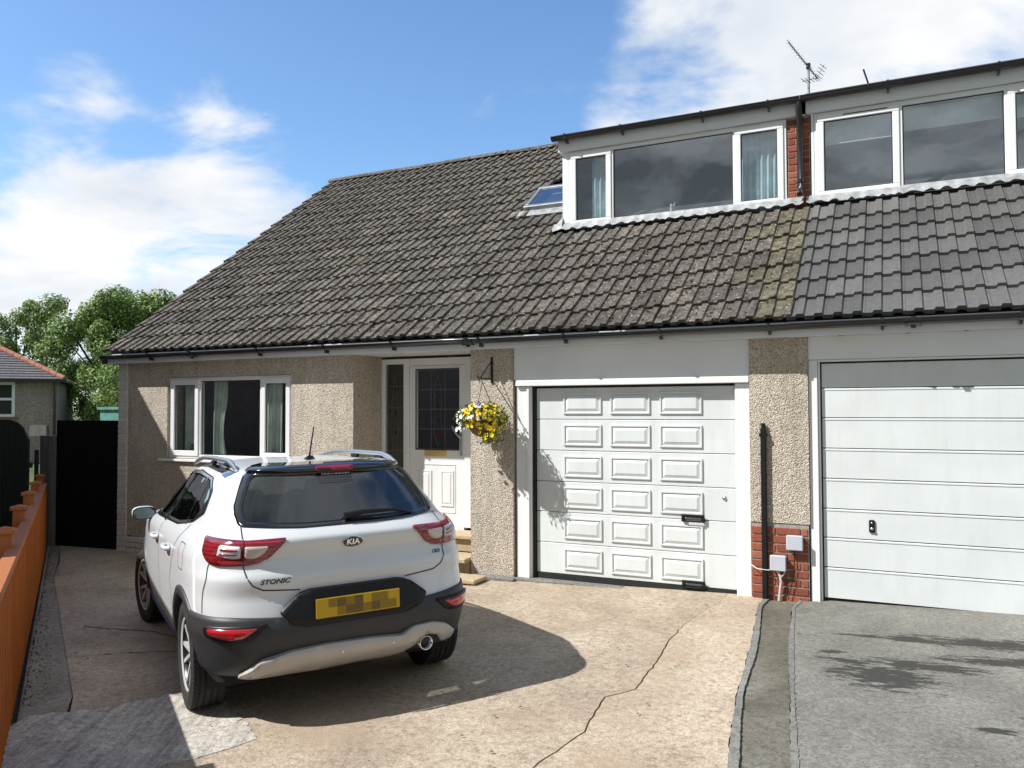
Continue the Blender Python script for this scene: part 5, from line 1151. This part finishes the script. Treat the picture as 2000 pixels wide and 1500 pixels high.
# gloss black spoiler lip and roof edge
patch('spoiler', 'car_gloss_black', 'r', roundc([(-.60, 1.452), (.60, 1.452), (.58, 1.472), (.50, 1.4845), (0, 1.4875), (-.50, 1.4845), (-.58, 1.472)], .008), .018, car, st=.012, rim=.01)
bl3 = patch('brake_light', 'lamp_red', 'r', roundc([(-.135, 1.4465), (.135, 1.4465), (.125, 1.464), (-.125, 1.464)], .006), .022, car, st=.02)
st_ = patch('window_sticker', 'car_gloss_black', 'r', [(-.11, 1.375), (.11, 1.375), (.11, 1.435), (-.11, 1.435)], -.002, car, st=.04, rim=0)
tm = MB(); rr = random.Random(3); cxx = -.10
while cxx < .09:
    w = rr.uniform(.008, .022); p = [surf('r', a_, z_, .0005) for a_, z_ in ((cxx, 1.424), (cxx + w, 1.424), (cxx + w, 1.432), (cxx, 1.432))]; tm.add(p, [(0, 1, 2, 3)]); cxx += w + .006
tm.build('sticker_print', 'sticker_text', st_, fix=False)
# lower cladding around the tail, arches and sills
zt = lambda c: .662 - .012 * math.cos(min(1, abs(c) / .9) * math.pi)
up = [(c, .660 if abs(c) > .72 else .660 - .050 * (1 - abs(c) / .72)) for c in np.linspace(1.16, -1.16, 45)]
lo = [(c, .315 if abs(c) < .8 else .315 + .06 * (abs(c) - .8)) for c in np.linspace(-1.16, 1.16, 45)]
def cladoff(c, z): return .012 + .016 * math.exp(-((z - .56) / .05) ** 2) + .006 * math.exp(-((z - .36) / .03) ** 2)
clad = patch('rear_bumper', 'car_cladding', 'r', up + lo, cladoff, car, st=.03, rim=.01)
for s in (1, -1):
    # light catcher: thin lip at the top of the cladding
    for (cx_, nm_) in ((0, 'wheel_arch'), (2.60, 'wheel_arch')):
        zmax = 1.1; O = []; I = []
        for k in range(31):
            a = math.pi * (-0.06 + 1.12 * k / 30); O.append((cx_ + .432 * math.cos(a), .33 + .432 * math.sin(a))); I.append((cx_ + .362 * math.cos(a), .33 + .362 * math.sin(a)))
        O = [(x, max(.22, z)) for x, z in O]; I = [(x, max(.22, z)) for x, z in I]; nn_ = 31; K = 3; vs = []
        for k in range(K + 1):
            t = k / K; vs += [surf('s', O[i][0] * (1 - t) + I[i][0] * t, O[i][1] * (1 - t) + I[i][1] * t, .004 + .014 * (1 - (2 * t - 1) ** 2 * .6), s) for i in range(nn_)]
        vs += [surf('s', I[i][0], I[i][1], -.045, s) for i in range(nn_)]; vs += [surf('s', O[i][0], O[i][1], -.006, s) for i in range(nn_)]
        fs = [(k * nn_ + i, k * nn_ + i + 1, (k + 1) * nn_ + i + 1, (k + 1) * nn_ + i) for k in range(K + 1) for i in range(nn_ - 1)] + [((K + 2) * nn_ + i, (K + 2) * nn_ + i + 1, i + 1, i) for i in range(nn_ - 1)]
        MB().add(vs, fs, True).build('wheel_arch', 'car_cladding', car)
        wl_ = MB(); vs = []
        for k in range(17):
            a = math.pi * (-.12 + 1.24 * k / 16); vs += [(cx_ + .375 * math.cos(a), s * .80, .33 + .375 * math.sin(a)), (cx_ + .375 * math.cos(a), s * .48, .33 + .375 * math.sin(a))]
        wl_.add(vs, [(2 * i, 2 * i + 1, 2 * i + 3, 2 * i + 2) for i in range(16)]); wl_.add([(cx_ + .375 * math.cos(math.pi * (-.12 + 1.24 * k / 16)), s * .48, .33 + .375 * math.sin(math.pi * (-.12 + 1.24 * k / 16))) for k in range(17)], [tuple(range(17))]); wl_.build('wheel_housing', 'car_underside', car, fix=False)
    patch('sill', 'car_cladding', 's', [(.37, .21), (2.22, .21), (2.19, .375), (1.9, .335), (.7, .335), (.42, .38)], .012, car, side=s, rim=.01)
    # door gaps, handles, filler flap
    seam('s', [(1.17, .345), (1.19, 1.0), (1.16, 1.04)], .007, car, s); seam('s', [(2.13, .345), (2.19, .70), (2.10, 1.02)], .007, car, s); seam('s', [(.47, .60), (.56, .72), (.44, .86), (.30, 1.02), (.20, 1.115)], .007, car, s); seam('s', [(.52, .345), (.50, .60)], .007, car, s)
    seam('r', [(s * .955, .665), (s * .93, .80), (s * .87, .94), (s * .83, 1.0)], .006, car)
    seam('s', [(.6, .50), (1.15, .485), (2.1, .49)], .010, car, s, .001, 'door_crease', 'box_grey')
    for hx_ in (1.32, .62):
        hb2 = MB(); hp_ = [surf('s', hx_ + dx, .925 + .012 * 0, o_, s) for dx, o_ in ((-.10, .004), (-.085, .032), (.0, .040), (.085, .032), (.10, .004))]
        hb2.tube(hp_, .013, 8, r2=.016); h_ = hb2.build('door_handle', 'car_white', car); patch('handle_cup', 'box_grey', 's', roundc([(hx_ - .07, .895), (hx_ + .07, .895), (hx_ + .07, .955), (hx_ - .07, .955)], .03), .0015, h_, side=s, rim=0)
if True:
    q_ = roundc([(-.03, .86), (.14, .86), (.14, 1.02), (-.03, 1.02)], .03); seam('s', q_ + [q_[0]], .005, car, 1)
# plate recess
rec = patch('plate_recess', 'car_gloss_black', 'r', roundc([(-.46, .665), (-.40, .60), (-.30, .572), (.30, .572), (.40, .60), (.46, .665), (.33, .770), (.27, .782), (-.27, .782), (-.33, .770)], .02), .033, car, st=.03, rim=.02)
MATS['car_gloss_black']
rec.data.materials[0] = M['car_cladding']; rec.data.materials[0] = M['black_plastic']
px = min(v.co.x for v in rec.data.vertices) - .004
pl_ = MB().box(px - .006, px, -.262, .262, .612, .728).build('number_plate', 'plate_yellow', car, bevel=0.004)
rr = random.Random(9); pats = ['yboobyyooby', 'obbboobobbb']
# the blurred print of the plate: soft blocks of olive and brown
rowp = [['y', 'o', 'b', 'o', 'b', 'y', 'o', 'o', 'y'], ['y', 'y', 'o', 'b', 'b', 'o', 'b', 'o', 'o']]
for j in range(2):
    for i, k_ in enumerate(rowp[j]):
        if k_ == 'y': continue
        y1 = .24 - i * .0533; MB().add([(px - .0068, y1, .620 + (1 - j) * .05), (px - .0068, y1 - .0533, .620 + (1 - j) * .05), (px - .0068, y1 - .0533, .670 + (1 - j) * .05), (px - .0068, y1, .670 + (1 - j) * .05)], [(0, 3, 2, 1)]).build('plate_print', 'plate_olive' if k_ == 'o' else 'plate_brown', pl_, fix=False)
# silver skid plate and exhaust
def skoff(c, z): return .030 + .022 * math.sin(max(0, min(1, (z - .30) / .17)) * math.pi)
sk_ = [(-.66, .405), (-.60, .455), (-.50, .485), (-.36, .482), (-.28, .440), (-.1, .455), (.2, .462), (.40, .452), (.56, .418), (.68, .335), (.60, .315), (.40, .330), (.20, .318), (0, .330), (-.20, .322), (-.30, .335), (-.385, .395), (-.45, .425), (-.53, .405), (-.565, .36), (-.64, .37)]
skp = patch('skid_plate', 'car_silver', 'r', roundc(sk_, .02), skoff, car, st=.025, rim=.02)
for (c, z) in ((.10, .41), (-.22, .41)):
    p = surf('r', c, z, skoff(c, z) + .001); MB().lathe([(0, .003), (.006, .002), (.008, 0)], 10, Matrix.Translation(p) @ Matrix.Rotation(R(-90), 4, 'Y')).build('rivet', 'chrome', skp)
MB().lathe([(.040, -.16), (.040, 0), (.045, 0), (.045, -.16)], 20, Matrix.Translation((-.715, -.46, .345)) @ Matrix.Rotation(R(-90), 4, 'Y')).build('exhaust_pipe', 'chrome', car)
MB().lathe([(0, -.1), (.039, -.1)], 16, Matrix.Translation((-.70, -.46, .345)) @ Matrix.Rotation(R(-90), 4, 'Y')).build('exhaust_bore', 'car_underside', car)
# lamps
for s in (1, -1):
    T = lambda P: [(s * a, b) for a, b in (P if s == 1 else P[::-1])]
    lamp = [(.395, 1.083), (.62, 1.078), (.80, 1.088), (.955, 1.094), (.97, 1.08), (.93, 1.01), (.86, .955), (.80, .940), (.62, .938), (.545, .950), (.49, .985), (.43, 1.05)]
    L_ = patch('tail_lamp', 'lamp_red', 'r', T(roundc(lamp, .018)), .012, car, st=.025, rim=.01)
    patch('lamp_lens', 'lamp_clear', 'r', T(roundc([(.50, 1.052), (.632, 1.052), (.632, .988), (.575, .985), (.535, 1.005)], .012)), .0150, L_, st=.02)
    patch('lamp_lens', 'box_grey', 'r', T(roundc([(.655, 1.052), (.79, 1.058), (.80, 1.0), (.70, .985), (.655, .988)], .012)), .0150, L_, st=.02)
    patch('lamp_bar', 'lamp_red', 'r', T([(.675, 1.035), (.775, 1.038), (.78, 1.030), (.675, 1.027)]), .018, L_, st=.02); patch('lamp_bar', 'lamp_red', 'r', T([(.675, 1.014), (.775, 1.016), (.78, 1.008), (.675, 1.006)]), .018, L_, st=.02)
    seam('r', T([(.642, 1.082), (.642, .938)]), .005, L_, 1, .016)
    fr2 = patch('fog_lamp_surround', 'black_plastic', 'r', T(roundc([(.52, .618), (.90, .612), (.90, .56), (.74, .522), (.60, .535)], .02)), .034, car, st=.03)
    patch('fog_lamp', 'lamp_bright_red', 'r', T(roundc([(.575, .600), (.865, .602), (.86, .568), (.73, .540), (.65, .548)], .012)), .038, fr2, st=.025)
    # tailgate shut line
    seam('r', T([(.645, 1.150), (.648, 1.09)]), .007, car); seam('r', T([(.642, .937), (.632, .88), (.60, .83), (.54, .80), (.33, .782)]), .007, car)
    # headlamps and mirror
    patch('headlamp', 'lamp_clear', 's', [(3.0, .80), (3.25, .78), (3.28, .88), (3.05, .94)], .006, car, side=s)
    mm_ = MB(); sh_ = []
    base = surf('s', 1.98, 1.03, 0, s)
    mcx, mcz, mcy = 1.93, 1.045, s * .925
    secs = [(.00, .052), (.02, .062), (.07, .064), (.13, .052), (.16, .018)]
    vs = []
    for (dx, rz_) in secs:
        for k in range(14):
            a = 2 * math.pi * k / 14; vs.append((mcx - .03 + dx, mcy + (rz_ * 1.45) * abs(math.cos(a)) ** .7 * math.copysign(1, math.cos(a)) + s * .0, mcz + (rz_ * .85) * abs(math.sin(a)) ** .7 * math.copysign(1, math.sin(a))))
    mm_.add(vs, [(i * 14 + k, i * 14 + (k + 1) % 14, (i + 1) * 14 + (k + 1) % 14, (i + 1) * 14 + k) for i in range(4) for k in range(14)], True); mm_.add(vs[:14], [tuple(range(14))]); mm_.add(vs[-14:], [tuple(range(14))])
    mo = mm_.build('mirror', 'car_white', car)
    mg = []
    for k in range(14): a = 2 * math.pi * k / 14; mg.append((mcx - .012, mcy + .082 * abs(math.cos(a)) ** .7 * math.copysign(1, math.cos(a)), mcz + .046 * abs(math.sin(a)) ** .7 * math.copysign(1, math.sin(a))))
    mgb = [((x - .0), y * 1.0, z) for x, y, z in mg]
    MB().add([(mcx - .0315, mcy + (y - mcy) * 1.12, mcz + (z - mcz) * 1.14) for x, y, z in mg], [tuple(range(14))]).build('mirror_surround', 'black_plastic', mo); MB().add([(mcx - .0345, y, z) for x, y, z in mg], [tuple(range(14))]).build('mirror_glass', 'mirror_tint', mo)
    MB().tube([(mcx + .03, s * .83, 1.04), (mcx + .03, s * .93, 1.05)], .022, 8).build('mirror_arm', 'black_plastic', mo)
    # roof rails
    rl = MB(); pts = []
    for k in range(15):
        t = k / 14; x = -.02 + 1.86 * t; yb = .555 - .02 * t if t < .9 else .535; zr = 1.462 + .055 * math.sin(min(1, t * 6) * math.pi / 2) * math.sin(min(1, (1 - t) * 3.2) * math.pi / 2) - .055 * max(0, t - .45) ** 1.3
        pts.append((x, s * yb, zr))
    rl.tube(pts, [.010] + [.018] * 13 + [.010], 8); rl.build('roof_rail', 'rail_silver', car)
    MB().tube([(p[0], p[1], p[2] - .03) for p in pts[2:4]], .014, 8).build('rail_foot', 'black_plastic', car); MB().tube([(p[0], p[1], p[2] - .03) for p in pts[6:8]], .014, 8).build('rail_foot', 'black_plastic', car)
    # dark cant rail
    patch('cant_rail', 'car_gloss_black', 's', [(.05, 1.415), (.25, 1.438), (.9, 1.452), (1.40, 1.435), (1.38, 1.458), (.9, 1.474), (.25, 1.464), (-.02, 1.452)], .003, car, side=s, st=.02, rim=0)
# badges and lettering
def text_on(txt, size, c, z, mat, parent, name, off=.004, shear=0.0, ext=.0015, sx=1.0):
    cu = bpy.data.curves.new('tmp', 'FONT'); cu.body = txt; cu.size = size; cu.extrude = ext; cu.align_x = 'CENTER'; cu.align_y = 'CENTER'; cu.shear = shear; cu.resolution_u = 3; cu.offset = .0012 * size / .05
    to = bpy.data.objects.new('tmp', cu); C.objects.link(to); dg = bpy.context.evaluated_depsgraph_get(); me = bpy.data.meshes.new_from_object(to.evaluated_get(dg)); bpy.data.objects.remove(to)
    for v in me.vertices:
        p = surf('r', c - v.co.x * sx, z + v.co.y, 0); th = th_c(c - v.co.x * sx, z + v.co.y); v.co = p + N(th, z + v.co.y) * (off + v.co.z)
    me.materials.clear(); me.materials.append(M[mat]); me.name = name; return link(name, me, parent)
el = lambda a, b, n=28: [(a * math.cos(2 * math.pi * k / n), 1.033 - .0 + b * math.sin(2 * math.pi * k / n)) for k in range(n)]
bz = patch('badge', 'chrome', 'r', el(.067, .034), .008, car, st=.02); patch('badge_field', 'car_gloss_black', 'r', el(.061, .029), .0095, bz, st=.02)
text_on('KIA', .046, 0, 1.033, 'chrome', bz, 'badge_lettering', .011, sx=1.15)
text_on('STONIC', .040, .475, .845, 'badge_dark', car, 'model_lettering', .002, .3, sx=1.15); text_on('CRDi', .028, -.575, .905, 'badge_dark', car, 'model_lettering', .002, .2)
# wiper, aerial
wp = MB(); wpts = [surf('r', c, z, o_) for c, z, o_ in ((.02, 1.165, .02), (-.10, 1.172, .035), (-.30, 1.172, .03), (-.40, 1.160, .018))]
wp.tube(wpts, [.022, .016, .010, .006], 8); wo_ = wp.build('rear_wiper', 'black_plastic', car); MB().tube([surf('r', c, 1.158, .012) for c in np.linspace(-.02, -.44, 6)], .007, 6).build('wiper_blade', 'rubber_black', wo_)
an = MB(); an.add([(.20, .032, 1.503), (.20, -.032, 1.503), (.33, -.018, 1.503), (.33, .018, 1.503), (.215, .016, 1.530), (.215, -.016, 1.530), (.26, 0, 1.528)], [(0, 1, 5, 4), (1, 2, 6, 5), (2, 3, 6), (3, 0, 4, 6), (4, 5, 6)]); an.tube([(.235, 0, 1.525), (.12, 0, 1.73)], [.007, .0045], 8); an.build('roof_aerial', 'black_plastic', car)
MB().tube([(.235, 0, 1.525), (.235, 0, 1.527)], .01, 6) 
# sunroof / dark front roof panel seen over the roof edge is the windscreen header
# interior
fl_ = MB(); fl_.box(-.30, 3.0, -.60, .60, .235, .26); fl_.box(-.30, 2.5, -.70, .70, .24, .42); fl_.build('floor_pan', 'car_underside', car)
for (x, ys, w) in ((.52, (-.42, 0.0, .42), .40), (1.32, (-.36, .36), .48)):
    for y in ys:
        sm_ = MB(); mt = Matrix.Translation((x, y, .70)) @ Matrix.Rotation(R(-14), 4, 'Y'); sm_.box(-.06, .06, -w / 2, w / 2, -.2, .42, mt); sm_.box(-.03, .45, -w / 2, w / 2, -.24, -.1, mt); so_ = sm_.build('seat', 'seat_fabric', car, bevel=.04, seg=3)
        if y != 0 or x > 1: hm_ = MB(); mt2 = mt @ Matrix.Translation((0, 0, .53)); hm_.box(-.045, .045, -.13, .13, -.08, .085, mt2); hm_.build('headrest', 'seat_fabric', so_, bevel=.035, seg=3)
MB().box(2.15, 2.75, -.70, .70, .55, 1.0).build('dashboard', 'seat_fabric', car, bevel=.05, seg=2); MB().box(-.42, .35, -.55, .55, .98, 1.0).build('parcel_shelf', 'seat_fabric', car)
MB().lathe([(.165, 0), (.185, .012), (.165, .024), (.15, .012), (.165, 0)], 24, Matrix.Translation((1.92, -.36, .98)) @ Matrix.Rotation(R(-65), 4, 'Y')).build('steering_wheel', 'seat_fabric', car)
# wheels
def tyre_mesh():
    r = .330; prof = [(.222, -.085), (.235, -.098), (.270, -.104), (.305, -.100), (.320, -.088)]
    tread = []; 
    for (y0, y1) in ((-.088, -.060), (-.052, -.026), (-.018, .018), (.026, .052), (.060, .088)): tread += [(r - .002 if abs(y0) > .08 else r, y0), (r - .002 if abs(y1) > .08 else r, y1), (r - .009, y1 + .001), (r - .009, y1 + .007)]
    tread = tread[:-2]; prof = prof + tread + [(.320, .088), (.305, .100), (.270, .104), (.235, .098), (.222, .085)]
    return prof
def wheel(x, y, steer=0.0, spin=0.0, s=1):
    w = bpy.data.objects.new('wheel', None); C.objects.link(w); w.parent = car; w.matrix_local = Matrix.Translation((x, y, .330)) @ Matrix.Rotation(steer, 4, 'Z') @ Matrix.Rotation(0 if s == 1 else math.pi, 4, 'Z') @ Matrix.Rotation(spin, 4, 'Y')
    AX = Matrix.Rotation(R(-90), 4, 'X')      # local z -> +y outward
    ty = MB().lathe(tyre_mesh(), 56, AX)
    # shoulder blocks
    for k in range(64):
        a = 2 * math.pi * k / 64
        for (v0, v1) in ((.064, .094), (-.094, -.064)):
            ty.box(-.0125, .0125, min(v0, v1), max(v0, v1), .318, .3305 - (.0), Matrix.Rotation(a, 4, 'Y'))
    ty.build('tyre', 'tyre', w)
    rm = MB(); rm.lathe([(.222, -.085), (.215, -.07), (.20, -.03), (.20, .05), (.212, .078), (.224, .090), (.228, .088), (.224, .08)], 40, AX); rim = rm.build('rim', 'alloy_black', w); MB().lathe([(.222, .080), (.229, .089), (.224, .0915), (.212, .082)], 40, AX).build('rim_edge', 'alloy_silver', w)
    MB().lathe([(0, .02), (.20, .0)], 28, AX).build('brake_backing', 'car_underside', w); MB().lathe([(.06, .028), (.15, .028), (.15, .02)], 28, AX).build('brake_disc', 'aluminium_dull', w)
    for k in range(5):
        rot = Matrix.Rotation(2 * math.pi * k / 5, 4, 'Y')
        for sg in (-1, 1):
            # a broad machined spoke splitting into two blades
            a0 = .035 * sg; sp_ = MB(); P = lambda r_, ang, d: rot @ Vector((r_ * math.sin(ang), d, r_ * math.cos(ang)))
            i0, i1, o0, o1 = .02 * sg, .30 * sg, .22 * sg, .33 * sg
            pts = [P(.045, -.05 * sg, .062), P(.055, .40 * sg, .062), P(.215, o1, .078), P(.217, o0, .078), P(.045, -.05 * sg, .035), P(.055, .40 * sg, .035), P(.215, o1, .045), P(.217, o0, .045)]
            sp_.add(pts, [(0, 1, 2, 3), (4, 5, 6, 7), (0, 1, 5, 4), (1, 2, 6, 5), (2, 3, 7, 6), (3, 0, 4, 7)]); sp_.build('spoke', 'alloy_silver', w)
        dk = MB(); P = lambda r_, ang, d: rot @ Vector((r_ * math.sin(ang), d, r_ * math.cos(ang))); pts = [P(.06, -.3, .045), P(.06, .3, .045), P(.214, .19, .050), P(.214, -.19, .050)]
        pin = [P(.10, -.10, .046), P(.10, .10, .046), P(.208, .10, .051), P(.208, -.10, .051)]; 
        dk.add(pts + pin, [(0, 1, 5, 4), (1, 2, 6, 5), (2, 3, 7, 6), (3, 0, 4, 7)]); dk.build('spoke_insert', 'alloy_black', w, fix=False)
    MB().lathe([(0, .068), (.026, .066), (.040, .060), (.052, .045), (.052, .02)], 20, AX).build('hub_cap', 'alloy_black', w)
    return w
wheel(0, .778, 0, .5); wheel(0, -.778, 0, .2, -1); wheel(2.60, .778, R(8), .9); wheel(2.60, -.778, R(8), .1, -1)
MB().tube([(0, -.7, .33), (0, .7, .33)], .04, 8).build('rear_axle', 'car_underside', car)
